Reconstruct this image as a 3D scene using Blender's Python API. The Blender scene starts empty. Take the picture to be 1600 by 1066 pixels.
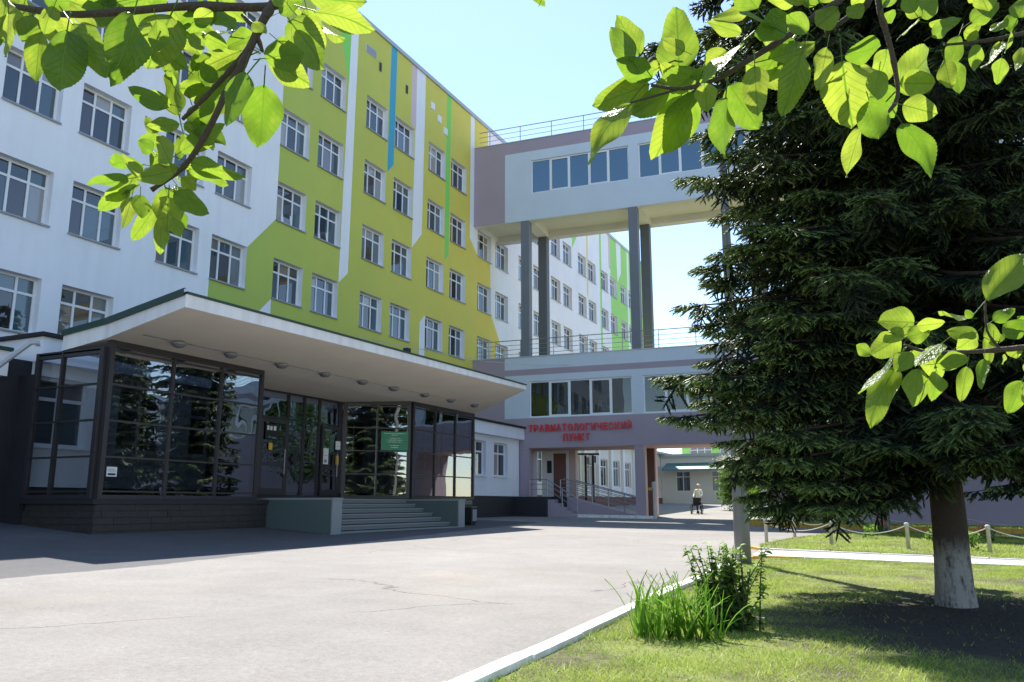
import bpy, bmesh, math, random
import numpy as np
from mathutils import Vector, Matrix, Euler

# ------------------------------------------------------------------ camera, sky, sun, exposure
S = bpy.context.scene
R = math.radians
CAM_F, CAM_PITCH, CAM_YAW = 1291.0 / 1600.0, math.atan(255 / 1291.0), R(25.58)
cd = bpy.data.cameras.new('camera')
cd.sensor_width = 36.0
cd.lens = 36.0 * CAM_F
cd.clip_start, cd.clip_end = 0.05, 2000.0
cam = bpy.data.objects.new('camera', cd)
cam.rotation_euler = (R(90) + CAM_PITCH, 0, CAM_YAW)
S.collection.objects.link(cam)
S.camera = cam

SUN_EL, SUN_AZ = R(55), R(33.2)          # azimuth measured from +Y towards -X
sun_dir = Vector((-math.sin(SUN_AZ) * math.cos(SUN_EL), math.cos(SUN_AZ) * math.cos(SUN_EL), math.sin(SUN_EL)))
W = bpy.data.worlds.new('World')
S.world = W
W.use_nodes = True
wn = W.node_tree.nodes
sky = wn.new('ShaderNodeTexSky')
sky.sky_type = 'NISHITA'
sky.sun_disc = False
sky.sun_elevation = SUN_EL
sky.sun_rotation = -SUN_AZ
sky.air_density, sky.dust_density, sky.ozone_density = 1.0, 0.15, 1.6
wn['Background'].inputs['Strength'].default_value = 0.135
W.node_tree.links.new(sky.outputs[0], wn['Background'].inputs['Color'])
sd = bpy.data.lights.new('sun', 'SUN')
sd.energy, sd.angle, sd.color = 5.0, R(0.53), (1.0, 0.95, 0.87)
sun = bpy.data.objects.new('sun', sd)
sun.rotation_euler = (-sun_dir).to_track_quat('-Z', 'Y').to_euler()
sun.location = (0, 0, 60)
S.collection.objects.link(sun)
S.view_settings.view_transform = 'Standard'
S.view_settings.look = 'None'
S.view_settings.gamma = 1.0
S.view_settings.use_curve_mapping = False
S.view_settings.exposure = 1.06
S.cycles.use_denoising = True
S.cycles.max_bounces = 8
S.cycles.transparent_max_bounces = 16
S.cycles.blur_glossy = 1.0
S.cycles.sample_clamp_indirect = 8.0
S.cycles.caustics_reflective = False
S.cycles.caustics_refractive = False

# ------------------------------------------------------------------ helpers
COL = S.collection
rnd = random.Random(7)

def gz(x, y):
    """height of the asphalt, metres below the lens"""
    z = -1.1 - .015 * max(-30, min(30, x)) + .004 * max(-30, min(80, y))
    if x < -14.3:
        k = max(0.0, min(1.0, (34 - y) / 6.0))
        z += k * .06 * (-14.3 - max(x, -19.6))
    if y > 42:
        z += .02 * (min(y, 70) - 42)
    return z

_c, _s = math.cos(CAM_YAW), math.sin(CAM_YAW)
def at(u, v, depth):
    """world point seen at photo pixel (u, v) (1600 wide) at a given distance along the view axis"""
    f = 1291.0
    cp, sp = math.cos(CAM_PITCH), math.sin(CAM_PITCH)
    a, b = (u - 800.0) / f, (533.0 - v) / f
    x, y, z = a, cp - b * sp, sp + b * cp
    return Vector((x * _c - y * _s, x * _s + y * _c, z)) * depth

class MB:
    def __init__(self):
        self.v, self.f, self.m = [], [], []
    def face(self, pts, m=0):
        n = len(self.v)
        self.v += [tuple(p) for p in pts]
        self.f.append(tuple(range(n, n + len(pts))))
        self.m.append(m)
    def box(self, a, b, m=0):
        x0, x1 = sorted((a[0], b[0])); y0, y1 = sorted((a[1], b[1])); z0, z1 = sorted((a[2], b[2]))
        n = len(self.v)
        self.v += [(x0, y0, z0), (x1, y0, z0), (x1, y1, z0), (x0, y1, z0), (x0, y0, z1), (x1, y0, z1), (x1, y1, z1), (x0, y1, z1)]
        for q in ((0, 3, 2, 1), (4, 5, 6, 7), (0, 1, 5, 4), (1, 2, 6, 5), (2, 3, 7, 6), (3, 0, 4, 7)):
            self.f.append(tuple(n + i for i in q)); self.m.append(m)
        return self
    def prism(self, poly, axis, a, b, m=0):
        """extrude a 2D polygon along an axis ('x','y','z') from a to b"""
        def P(p, t):
            return {'x': (t, p[0], p[1]), 'y': (p[0], t, p[1]), 'z': (p[0], p[1], t)}[axis]
        n, k = len(self.v), len(poly)
        self.v += [P(p, a) for p in poly] + [P(p, b) for p in poly]
        self.f.append(tuple(n + i for i in range(k))); self.m.append(m)
        self.f.append(tuple(n + k + i for i in reversed(range(k)))); self.m.append(m)
        for i in range(k):
            j = (i + 1) % k
            self.f.append((n + i, n + k + i, n + k + j, n + j)); self.m.append(m)
        return self
    def tube(self, pts, r, sides=8, m=0, cap=True):
        pts = [Vector(p) for p in pts]
        rr = r if isinstance(r, (list, tuple)) else [r] * len(pts)
        n0 = len(self.v)
        up = None
        for i, p in enumerate(pts):
            d = (pts[min(i + 1, len(pts) - 1)] - pts[max(i - 1, 0)]).normalized()
            if up is None:
                up = Vector((0, 0, 1)) if abs(d.z) < .9 else Vector((1, 0, 0))
            x = d.cross(up).normalized()
            y = x.cross(d).normalized()
            up = y
            for k in range(sides):
                a = 2 * math.pi * k / sides
                self.v.append(tuple(p + (x * math.cos(a) + y * math.sin(a)) * rr[i]))
        for i in range(len(pts) - 1):
            for k in range(sides):
                a, b = n0 + i * sides + k, n0 + i * sides + (k + 1) % sides
                self.f.append((a, b, b + sides, a + sides)); self.m.append(m)
        if cap:
            self.f.append(tuple(n0 + k for k in reversed(range(sides)))); self.m.append(m)
            e = n0 + (len(pts) - 1) * sides
            self.f.append(tuple(e + k for k in range(sides))); self.m.append(m)
        return self
    def lathe(self, prof, c=(0, 0, 0), sides=16, m=0):
        n0 = len(self.v)
        for r, z in prof:
            for k in range(sides):
                a = 2 * math.pi * k / sides
                self.v.append((c[0] + r * math.cos(a), c[1] + r * math.sin(a), c[2] + z))
        for i in range(len(prof) - 1):
            for k in range(sides):
                a, b = n0 + i * sides + k, n0 + i * sides + (k + 1) % sides
                self.f.append((a, b, b + sides, a + sides)); self.m.append(m)
        self.f.append(tuple(n0 + k for k in reversed(range(sides)))); self.m.append(m)
        e = n0 + (len(prof) - 1) * sides
        self.f.append(tuple(e + k for k in range(sides))); self.m.append(m)
        return self
    def mesh(self, name, mats, smooth=False):
        me = bpy.data.meshes.new(name)
        me.from_pydata(self.v, [], self.f)
        for mt in (mats if isinstance(mats, (list, tuple)) else [mats]):
            me.materials.append(mt)
        me.polygons.foreach_set('material_index', self.m)
        if smooth:
            me.polygons.foreach_set('use_smooth', [True] * len(self.f))
        me.update()
        return me
    def build(self, name, mats, parent=None, smooth=False, bevel=0):
        o = bpy.data.objects.new(name, self.mesh(name, mats, smooth))
        COL.objects.link(o)
        o.parent = parent
        if bevel:
            bv = o.modifiers.new('bevel', 'BEVEL'); bv.width = bevel; bv.segments = 2; bv.limit_method = 'ANGLE'
        return o

def link(name, mesh, parent=None, loc=(0, 0, 0), rot=(0, 0, 0), sc=(1, 1, 1)):
    o = bpy.data.objects.new(name, mesh)
    COL.objects.link(o)
    o.parent = parent
    o.location, o.rotation_euler, o.scale = loc, rot, sc
    return o

def tag(o, label=None, cat=None, group=None, kind=None):
    for k, v in (('label', label), ('category', cat), ('group', group), ('kind', kind)):
        if v: o[k] = v
    return o

def thing(name, label, cat, loc=(0, 0, 0), rz=0, group=None):
    o = bpy.data.objects.new(name, None)
    COL.objects.link(o)
    o.location = loc; o.rotation_euler = (0, 0, rz)
    o.empty_display_size = .2
    return tag(o, label, cat, group)

def struct(o):
    o['kind'] = 'structure'
    return o

def np_mesh(name, V, F, mat, attr=None, smooth=False):
    """fast mesh from numpy arrays; attr = per-vertex float 'tip'"""
    me = bpy.data.meshes.new(name)
    V = np.ascontiguousarray(V, np.float32); F = np.ascontiguousarray(F, np.int32)
    me.vertices.add(len(V)); me.vertices.foreach_set('co', V.ravel())
    k = F.shape[1]
    me.loops.add(F.size); me.loops.foreach_set('vertex_index', F.ravel())
    me.polygons.add(len(F))
    me.polygons.foreach_set('loop_start', np.arange(0, F.size, k, dtype=np.int32))
    me.update(calc_edges=True)
    if attr is not None:
        a = me.attributes.new('tip', 'FLOAT', 'POINT'); a.data.foreach_set('value', np.ascontiguousarray(attr, np.float32))
    me.materials.append(mat)
    if smooth: me.polygons.foreach_set('use_smooth', np.ones(len(F), bool))
    return me

# ------------------------------------------------------------------ materials
def mat(name, col, rough=.6, metal=0, var=0, scale=3, bump=0, bscale=40, spec=.5, coord='Object', streak=0):
    m = bpy.data.materials.new(name)
    m.use_nodes = True
    nt = m.node_tree; N, L = nt.nodes, nt.links
    b = N['Principled BSDF']
    b.inputs['Base Color'].default_value = (*col, 1)
    b.inputs['Roughness'].default_value = rough
    b.inputs['Metallic'].default_value = metal
    b.inputs['Specular IOR Level'].default_value = spec
    if var or bump or streak:
        tc = N.new('ShaderNodeNewGeometry') if coord == 'World' else N.new('ShaderNodeTexCoord')
        src = tc.outputs['Position'] if coord == 'World' else tc.outputs['Object']
    if var:
        n1 = N.new('ShaderNodeTexNoise'); n1.inputs['Scale'].default_value = scale; n1.inputs['Detail'].default_value = 6
        n1.inputs['Roughness'].default_value = .65
        L.new(src, n1.inputs['Vector'])
        mr = N.new('ShaderNodeMapRange'); mr.inputs[1].default_value = .3; mr.inputs[2].default_value = .7
        mr.inputs[3].default_value = 1 - var; mr.inputs[4].default_value = 1 + var * .6
        L.new(n1.outputs[0], mr.inputs[0])
        fac = mr.outputs[0]
        if streak:
            mp = N.new('ShaderNodeMapping'); mp.inputs['Scale'].default_value = (1.6, 1.6, .09)
            L.new(src, mp.inputs[0])
            n3 = N.new('ShaderNodeTexNoise'); n3.inputs['Scale'].default_value = 2.2; n3.inputs['Detail'].default_value = 4
            L.new(mp.outputs[0], n3.inputs['Vector'])
            m3 = N.new('ShaderNodeMapRange'); m3.inputs[1].default_value = .45; m3.inputs[2].default_value = .75
            m3.inputs[3].default_value = 1; m3.inputs[4].default_value = 1 - streak
            L.new(n3.outputs[0], m3.inputs[0])
            mm = N.new('ShaderNodeMath'); mm.operation = 'MULTIPLY'
            L.new(fac, mm.inputs[0]); L.new(m3.outputs[0], mm.inputs[1]); fac = mm.outputs[0]
        mx = N.new('ShaderNodeVectorMath'); mx.operation = 'SCALE'
        mx.inputs[0].default_value = col
        L.new(fac, mx.inputs['Scale'])
        L.new(mx.outputs[0], b.inputs['Base Color'])
    if bump:
        n2 = N.new('ShaderNodeTexNoise'); n2.inputs['Scale'].default_value = bscale; n2.inputs['Detail'].default_value = 4
        L.new(src, n2.inputs['Vector'])
        bp = N.new('ShaderNodeBump'); bp.inputs['Strength'].default_value = bump; bp.inputs['Distance'].default_value = .02
        L.new(n2.outputs[0], bp.inputs['Height']); L.new(bp.outputs[0], b.inputs['Normal'])
    return m

def glass_mat(name, tint, ior, wav=.0, refl=(.9, .93, .97), back=None):
    """reflective tinted glazing: mirror reflection by Fresnel over a tinted view through (or a dark room when back is given)"""
    m = bpy.data.materials.new(name); m.use_nodes = True
    nt = m.node_tree; N, L = nt.nodes, nt.links
    N.remove(N['Principled BSDF'])
    fr = N.new('ShaderNodeFresnel'); fr.inputs['IOR'].default_value = ior
    gb = N.new('ShaderNodeNewGeometry'); io = N.new('ShaderNodeMapRange'); io.inputs[3].default_value = ior; io.inputs[4].default_value = 1 / ior
    L.new(gb.outputs['Backfacing'], io.inputs[0]); L.new(io.outputs[0], fr.inputs['IOR'])     # same reflectance from either side of the pane
    gl = N.new('ShaderNodeBsdfGlossy'); gl.inputs['Roughness'].default_value = 0.0; gl.inputs['Color'].default_value = (*refl, 1)
    if back is None:
        tr = N.new('ShaderNodeBsdfTransparent'); tr.inputs['Color'].default_value = (*tint, 1)
    else:
        tr = N.new('ShaderNodeBsdfDiffuse')
        oi = N.new('ShaderNodeObjectInfo'); rp = N.new('ShaderNodeValToRGB')
        e = rp.color_ramp; e.interpolation = 'CONSTANT'
        e.elements[0].color = (*back[0], 1); e.elements[1].position = 1 / len(back); e.elements[1].color = (*back[1], 1)
        for i, c in enumerate(back[2:], 2):
            q = e.elements.new(i / len(back)); q.color = (*c, 1)
        L.new(oi.outputs['Random'], rp.inputs[0]); L.new(rp.outputs[0], tr.inputs['Color'])
    mx = N.new('ShaderNodeMixShader')
    L.new(fr.outputs[0], mx.inputs[0]); L.new(tr.outputs[0], mx.inputs[1]); L.new(gl.outputs[0], mx.inputs[2])
    L.new(mx.outputs[0], N['Material Output'].inputs[0])
    if wav:
        ge = N.new('ShaderNodeNewGeometry'); nz = N.new('ShaderNodeTexNoise'); nz.inputs['Scale'].default_value = .9; nz.inputs['Detail'].default_value = 1
        bp = N.new('ShaderNodeBump'); bp.inputs['Strength'].default_value = 1; bp.inputs['Distance'].default_value = wav
        L.new(ge.outputs['Position'], nz.inputs['Vector']); L.new(nz.outputs[0], bp.inputs['Height'])
        L.new(bp.outputs[0], gl.inputs['Normal']); L.new(bp.outputs[0], fr.inputs['Normal'])
    return m

def paint_mat():
    """yellow-green render whose colour drifts from lime to yellow along the wall"""
    m = mat('lime_paint', (.62, .56, .06), .75, var=.05, scale=.6, bump=.15, bscale=60, coord='World')
    N, L = m.node_tree.nodes, m.node_tree.links
    ge = N.new('ShaderNodeNewGeometry'); sx = N.new('ShaderNodeSeparateXYZ'); L.new(ge.outputs['Position'], sx.inputs[0])
    mr = N.new('ShaderNodeMapRange'); mr.inputs[1].default_value = 22; mr.inputs[2].default_value = 45
    L.new(sx.outputs['Y'], mr.inputs[0])
    rp = N.new('ShaderNodeValToRGB'); rp.color_ramp.elements[0].color = (.41, .53, .10, 1); rp.color_ramp.elements[1].color = (.78, .64, .105, 1)
    L.new(mr.outputs[0], rp.inputs[0])
    sc = [n for n in N if n.type == 'VECT_MATH'][0]
    L.new(rp.outputs[0], sc.inputs[0])
    return m

M = {}
M['white'] = mat('white_render', (.84, .86, .90), .8, var=.05, scale=.5, bump=.12, bscale=70, coord='World', streak=.05)
M['lime'] = paint_mat()
M['green'] = mat('green_paint', (.24, .68, .13), .75, var=.04, scale=.6, bump=.1, bscale=60, coord='World')
M['far_green'] = mat('apple_green_paint', (.34, .70, .17), .75, var=.04, scale=.6, bump=.1, bscale=60, coord='World')
M['blue'] = mat('blue_paint', (.06, .38, .56), .75, var=.04, scale=.6, coord='World')
M['pink'] = mat('pink_paint', (.66, .52, .56), .75, var=.04, scale=.6, coord='World')
M['ochre'] = mat('ochre_paint', (.78, .62, .22), .75, var=.04, scale=.6, coord='World')
M['frame'] = mat('white_plastic', (.78, .80, .82), .35)
M['sill'] = mat('grey_sill_metal', (.30, .31, .33), .45, metal=.3)
M['cornice'] = mat('grey_metal_edge', (.42, .45, .48), .4, metal=.2)
M['pane'] = glass_mat('window_glass', (.2, .2, .2), 2.0, back=[(.02, .022, .026), (.035, .05, .058), (.016, .018, .02), (.06, .085, .10), (.045, .038, .036), (.025, .035, .042), (.10, .14, .16), (.02, .022, .026), (.34, .32, .30), (.03, .045, .05), (.17, .16, .15), (.018, .02, .024)])
M['pane_teal'] = glass_mat('window_glass_sky_tint', (.2, .2, .2), 2.0, back=[(.06, .10, .12), (.045, .075, .09), (.03, .045, .055), (.085, .125, .145), (.055, .09, .105), (.022, .03, .036), (.12, .155, .17), (.30, .30, .29)])  # teal of reflected sky put into the pane colours, plus a curtain tone
M['dark_glass'] = glass_mat('tinted_facade_glass', (.38, .40, .43), 2.3, wav=.006)
M['bridge_glass'] = glass_mat('bridge_glass', (.50, .53, .5), 1.75, wav=.002)
M['upper_glass'] = glass_mat('sky_mirror_glass', (.25, .27, .3), 3.0, wav=.002, refl=(.62, .84, .92))
M['black_frame'] = mat('dark_bronze_frame', (.035, .032, .034), .4)
M['soffit'] = mat('cream_soffit', (.92, .84, .73), .8, var=.06, scale=.7, coord='World', bump=.08)
M['fascia'] = mat('off_white_fascia', (.88, .87, .86), .7, var=.08, scale=.8, coord='World', streak=.15)
M['roof_green'] = mat('dark_green_roof_sheet', (.012, .05, .036), .5)
M['roof_dark'] = mat('dark_bitumen', (.02, .02, .022), .8)
M['granite'] = mat('green_grey_granite', (.10, .135, .135), .35, var=.25, scale=35, coord='Object')
M['granite_light'] = mat('pale_granite_cap', (.30, .32, .32), .45, var=.2, scale=40)
M['step'] = mat('grey_granite_step', (.20, .22, .215), .5, var=.25, scale=30, coord='World')
M['plinth'] = mat('brown_plinth_stone', (.042, .036, .034), .55, var=.3, scale=6, bump=.4, bscale=25)
M['black_plinth'] = mat('black_plinth_render', (.022, .022, .026), .6, var=.2, scale=3, coord='World')
M['purple'] = mat('dusty_purple_render', (.38, .31, .36), .8, var=.05, scale=.6, bump=.1, bscale=60, coord='World')
M['pale'] = mat('pale_grey_render', (.58, .65, .73), .8, var=.05, scale=.6, bump=.1, bscale=60, coord='World')
M['column'] = mat('blue_grey_render', (.17, .185, .215), .7, var=.06, scale=1, coord='World')
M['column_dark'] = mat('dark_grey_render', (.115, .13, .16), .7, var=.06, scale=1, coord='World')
M['cream'] = mat('cream_render', (.76, .74, .71), .8, var=.05, scale=.8, coord='World')
M['peach'] = mat('peach_render', (.58, .42, .36), .8, var=.05, scale=.8, coord='World')
M['brown'] = mat('red_brown_panel', (.17, .07, .05), .6, var=.12, scale=2)
M['steel'] = mat('railing_steel', (.34, .33, .34), .35, metal=.7)
M['red'] = mat('red_letter', (.72, .025, .03), .4)
M['interior'] = mat('lime_interior_wall', (.45, .46, .06), .8, var=.1, scale=.8)
M['dark_room'] = mat('dark_interior', (.05, .05, .052), .8)
M['floor_in'] = mat('corridor_floor', (.16, .15, .13), .5)
M['paper'] = mat('white_paper', (.8, .8, .78), .6)
M['sign_green'] = mat('green_sign_face', (.02, .24, .12), .4)
M['yellow'] = mat('yellow_sticker', (.8, .5, .02), .5)
M['black'] = mat('matt_black', (.012, .012, .013), .6)
M['concrete'] = mat('path_concrete', (.40, .37, .34), .9, var=.2, scale=4, bump=.3, bscale=80, coord='World')
M['kerb_white'] = mat('whitewashed_kerb', (.78, .77, .74), .8, var=.25, scale=5, bump=.3, bscale=30, coord='World')
M['kerb_yellow'] = mat('yellow_painted_kerb', (.62, .36, .06), .8, var=.25, scale=5, bump=.3, bscale=30, coord='World')
M['line'] = mat('white_road_paint', (.7, .7, .68), .8, var=.2, scale=8)
M['pole'] = mat('grey_painted_steel', (.17, .175, .17), .45, var=.1, scale=4)
M['post'] = mat('pale_fence_post', (.55, .53, .48), .7, var=.15, scale=9)
M['chain'] = mat('pale_chain', (.62, .60, .56), .5)
M['coat'] = mat('white_coat', (.78, .79, .8), .8)
M['navy'] = mat('navy_cloth', (.02, .022, .04), .8)
M['skin'] = mat('skin', (.5, .32, .24), .6)
M['hair'] = mat('dark_hair', (.015, .011, .01), .6)
M['rubber'] = mat('black_rubber', (.015, .015, .016), .7)
M['bark'] = mat('spruce_bark', (.055, .038, .028), .95, var=.4, scale=8, bump=1.0, bscale=30)
M['bark_white_'] = mat('whitewashed_bark', (.26, .25, .235), .95, var=.35, scale=9, bump=1.0, bscale=30)
def whitewash():
    m = mat('whitewashed_bark', (.26, .25, .235), .95, bump=1.0, bscale=30)
    N, L = m.node_tree.nodes, m.node_tree.links
    tc = N.new('ShaderNodeTexCoord'); sx = N.new('ShaderNodeSeparateXYZ'); L.new(tc.outputs['Object'], sx.inputs[0])
    mp = N.new('ShaderNodeMapping'); mp.inputs['Scale'].default_value = (14, 14, 5); L.new(tc.outputs['Object'], mp.inputs[0])
    nz = N.new('ShaderNodeTexNoise'); nz.inputs['Scale'].default_value = 1; nz.inputs['Detail'].default_value = 7; nz.inputs['Roughness'].default_value = .75; L.new(mp.outputs[0], nz.inputs['Vector'])
    ma = N.new('ShaderNodeMath'); ma.operation = 'MULTIPLY_ADD'; L.new(nz.outputs[0], ma.inputs[0]); ma.inputs[1].default_value = .7; L.new(sx.outputs['Z'], ma.inputs[2])
    mr = N.new('ShaderNodeMapRange'); mr.inputs[1].default_value = .86; mr.inputs[2].default_value = 1.02; mr.inputs[3].default_value = 1; mr.inputs[4].default_value = 0; L.new(ma.outputs[0], mr.inputs[0])
    pt = N.new('ShaderNodeMapRange'); pt.inputs[1].default_value = .36; pt.inputs[2].default_value = .52; L.new(nz.outputs[0], pt.inputs[0])
    mu = N.new('ShaderNodeMath'); mu.operation = 'MULTIPLY'; L.new(mr.outputs[0], mu.inputs[0]); L.new(pt.outputs[0], mu.inputs[1])
    mx = N.new('ShaderNodeMix'); mx.data_type = 'RGBA'; L.new(mu.outputs[0], mx.inputs[0]); mx.inputs[6].default_value = (.05, .036, .027, 1); mx.inputs[7].default_value = (.30, .285, .265, 1)
    L.new(mx.outputs[2], N['Principled BSDF'].inputs['Base Color']); return m
M['bark_white'] = whitewash()
M['twig'] = mat('apple_twig', (.07, .05, .035), .8, var=.3, scale=30, bump=.5, bscale=200)
M['teal_roof'] = mat('teal_roof_sheet', (.10, .22, .22), .5)
M['alu'] = mat('aircon_white', (.7, .7, .68), .5)

def foliage_mat(name, dark, light, trans=.25, rough=.55, spread=.35):
    m = bpy.data.materials.new(name); m.use_nodes = True
    nt = m.node_tree; N, L = nt.nodes, nt.links
    b = N['Principled BSDF']; b.inputs['Roughness'].default_value = rough; b.inputs['Specular IOR Level'].default_value = .35
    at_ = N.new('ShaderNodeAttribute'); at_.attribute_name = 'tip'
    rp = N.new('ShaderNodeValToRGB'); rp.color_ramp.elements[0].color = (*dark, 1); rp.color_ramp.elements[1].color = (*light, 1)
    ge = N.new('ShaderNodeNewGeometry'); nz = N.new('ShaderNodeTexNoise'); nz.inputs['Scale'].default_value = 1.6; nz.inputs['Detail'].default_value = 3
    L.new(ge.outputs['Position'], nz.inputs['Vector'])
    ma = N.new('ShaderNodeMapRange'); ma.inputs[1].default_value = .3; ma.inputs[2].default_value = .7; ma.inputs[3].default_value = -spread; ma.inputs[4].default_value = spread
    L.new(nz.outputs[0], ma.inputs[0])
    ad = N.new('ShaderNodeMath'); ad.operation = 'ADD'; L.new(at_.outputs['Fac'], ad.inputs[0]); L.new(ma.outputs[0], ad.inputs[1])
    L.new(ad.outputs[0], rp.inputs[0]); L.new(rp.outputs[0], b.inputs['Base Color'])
    t = N.new('ShaderNodeBsdfTranslucent'); L.new(rp.outputs[0], t.inputs['Color'])
    mx = N.new('ShaderNodeMixShader'); mx.inputs[0].default_value = trans
    L.new(b.outputs[0], mx.inputs[1]); L.new(t.outputs[0], mx.inputs[2]); L.new(mx.outputs[0], N['Material Output'].inputs[0])
    return m
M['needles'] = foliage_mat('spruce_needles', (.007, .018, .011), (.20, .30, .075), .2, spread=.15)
M['mid_needles'] = foliage_mat('sunlit_tint_needles', (.02, .04, .02), (.24, .32, .12), .2, spread=.15)  # brighter needle copy, sunlight on the smaller spruces put into the colour
M['bush'] = foliage_mat('bush_leaves', (.04, .10, .02), (.26, .42, .06), .45)
M['iris'] = foliage_mat('iris_blades', (.10, .24, .02), (.26, .48, .05), .45)
M['grass'] = foliage_mat('grass_blades', (.22, .33, .04), (.52, .60, .13), .4)
M['blossom'] = mat('white_blossom', (.8, .8, .72), .8)
M['red_flower'] = mat('red_flower', (.55, .06, .03), .7)

def leaf_mat():
    """apple leaf: glossy green face that lets the sun glow through, paler midrib and side veins"""
    m = bpy.data.materials.new('apple_leaf'); m.use_nodes = True
    nt = m.node_tree; N, L = nt.nodes, nt.links
    b = N['Principled BSDF']; b.inputs['Roughness'].default_value = .38; b.inputs['Specular IOR Level'].default_value = .5
    tc = N.new('ShaderNodeTexCoord'); sx = N.new('ShaderNodeSeparateXYZ'); L.new(tc.outputs['Object'], sx.inputs[0])
    ax = N.new('ShaderNodeMath'); ax.operation = 'ABSOLUTE'; L.new(sx.outputs['X'], ax.inputs[0])
    def M_(op, a, b_):
        n = N.new('ShaderNodeMath'); n.operation = op
        for i, q in enumerate((a, b_)):
            if isinstance(q, (int, float)): n.inputs[i].default_value = q
            else: L.new(q, n.inputs[i])
        return n.outputs[0]
    vv = M_('SUBTRACT', sx.outputs['Y'], M_('MULTIPLY', ax.outputs[0], .9))
    fr = M_('ABSOLUTE', M_('SUBTRACT', M_('FRACT', M_('MULTIPLY', vv, 8), 0), .5), 0)
    side = N.new('ShaderNodeMapRange'); side.inputs[1].default_value = .0; side.inputs[2].default_value = .11; side.inputs[3].default_value = 1; side.inputs[4].default_value = 0
    L.new(fr, side.inputs[0])
    mid = N.new('ShaderNodeMapRange'); mid.inputs[1].default_value = .006; mid.inputs[2].default_value = .022; mid.inputs[3].default_value = 1; mid.inputs[4].default_value = 0
    L.new(ax.outputs[0], mid.inputs[0])
    vein = M_('MAXIMUM', M_('MULTIPLY', side.outputs[0], .6), mid.outputs[0])
    oi = N.new('ShaderNodeObjectInfo')
    nz = N.new('ShaderNodeTexNoise'); nz.inputs['Scale'].default_value = 5; nz.inputs['Detail'].default_value = 4; L.new(tc.outputs['Object'], nz.inputs['Vector'])
    mixf = M_('ADD', M_('MULTIPLY', oi.outputs['Random'], .75), M_('MULTIPLY', M_('SUBTRACT', nz.outputs[0], .5), .9))
    rp = N.new('ShaderNodeValToRGB'); rp.color_ramp.elements[0].color = (.055, .125, .018, 1); rp.color_ramp.elements[1].color = (.10, .19, .025, 1)
    L.new(mixf, rp.inputs[0])
    c2 = N.new('ShaderNodeMix'); c2.data_type = 'RGBA'; L.new(vein, c2.inputs[0]); L.new(rp.outputs[0], c2.inputs[6]); c2.inputs[7].default_value = (.16, .24, .06, 1)
    L.new(c2.outputs[2], b.inputs['Base Color'])
    r2 = N.new('ShaderNodeValToRGB'); r2.color_ramp.elements[0].color = (.17, .31, .02, 1); r2.color_ramp.elements[1].color = (.47, .54, .06, 1)
    L.new(mixf, r2.inputs[0])
    c3 = N.new('ShaderNodeMix'); c3.data_type = 'RGBA'; L.new(vein, c3.inputs[0]); L.new(r2.outputs[0], c3.inputs[6]); c3.inputs[7].default_value = (.13, .27, .012, 1)
    t = N.new('ShaderNodeBsdfTranslucent'); L.new(c3.outputs[2], t.inputs['Color'])
    mx = N.new('ShaderNodeMixShader'); mx.inputs[0].default_value = .6
    L.new(b.outputs[0], mx.inputs[1]); L.new(t.outputs[0], mx.inputs[2]); L.new(mx.outputs[0], N['Material Output'].inputs[0])
    bp = N.new('ShaderNodeBump'); bp.inputs['Strength'].default_value = .5; bp.inputs['Distance'].default_value = .03
    L.new(M_('ADD', vein, M_('MULTIPLY', nz.outputs[0], .5)), bp.inputs['Height']); L.new(bp.outputs[0], b.inputs['Normal'])
    return m
M['leaf'] = leaf_mat()

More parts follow.
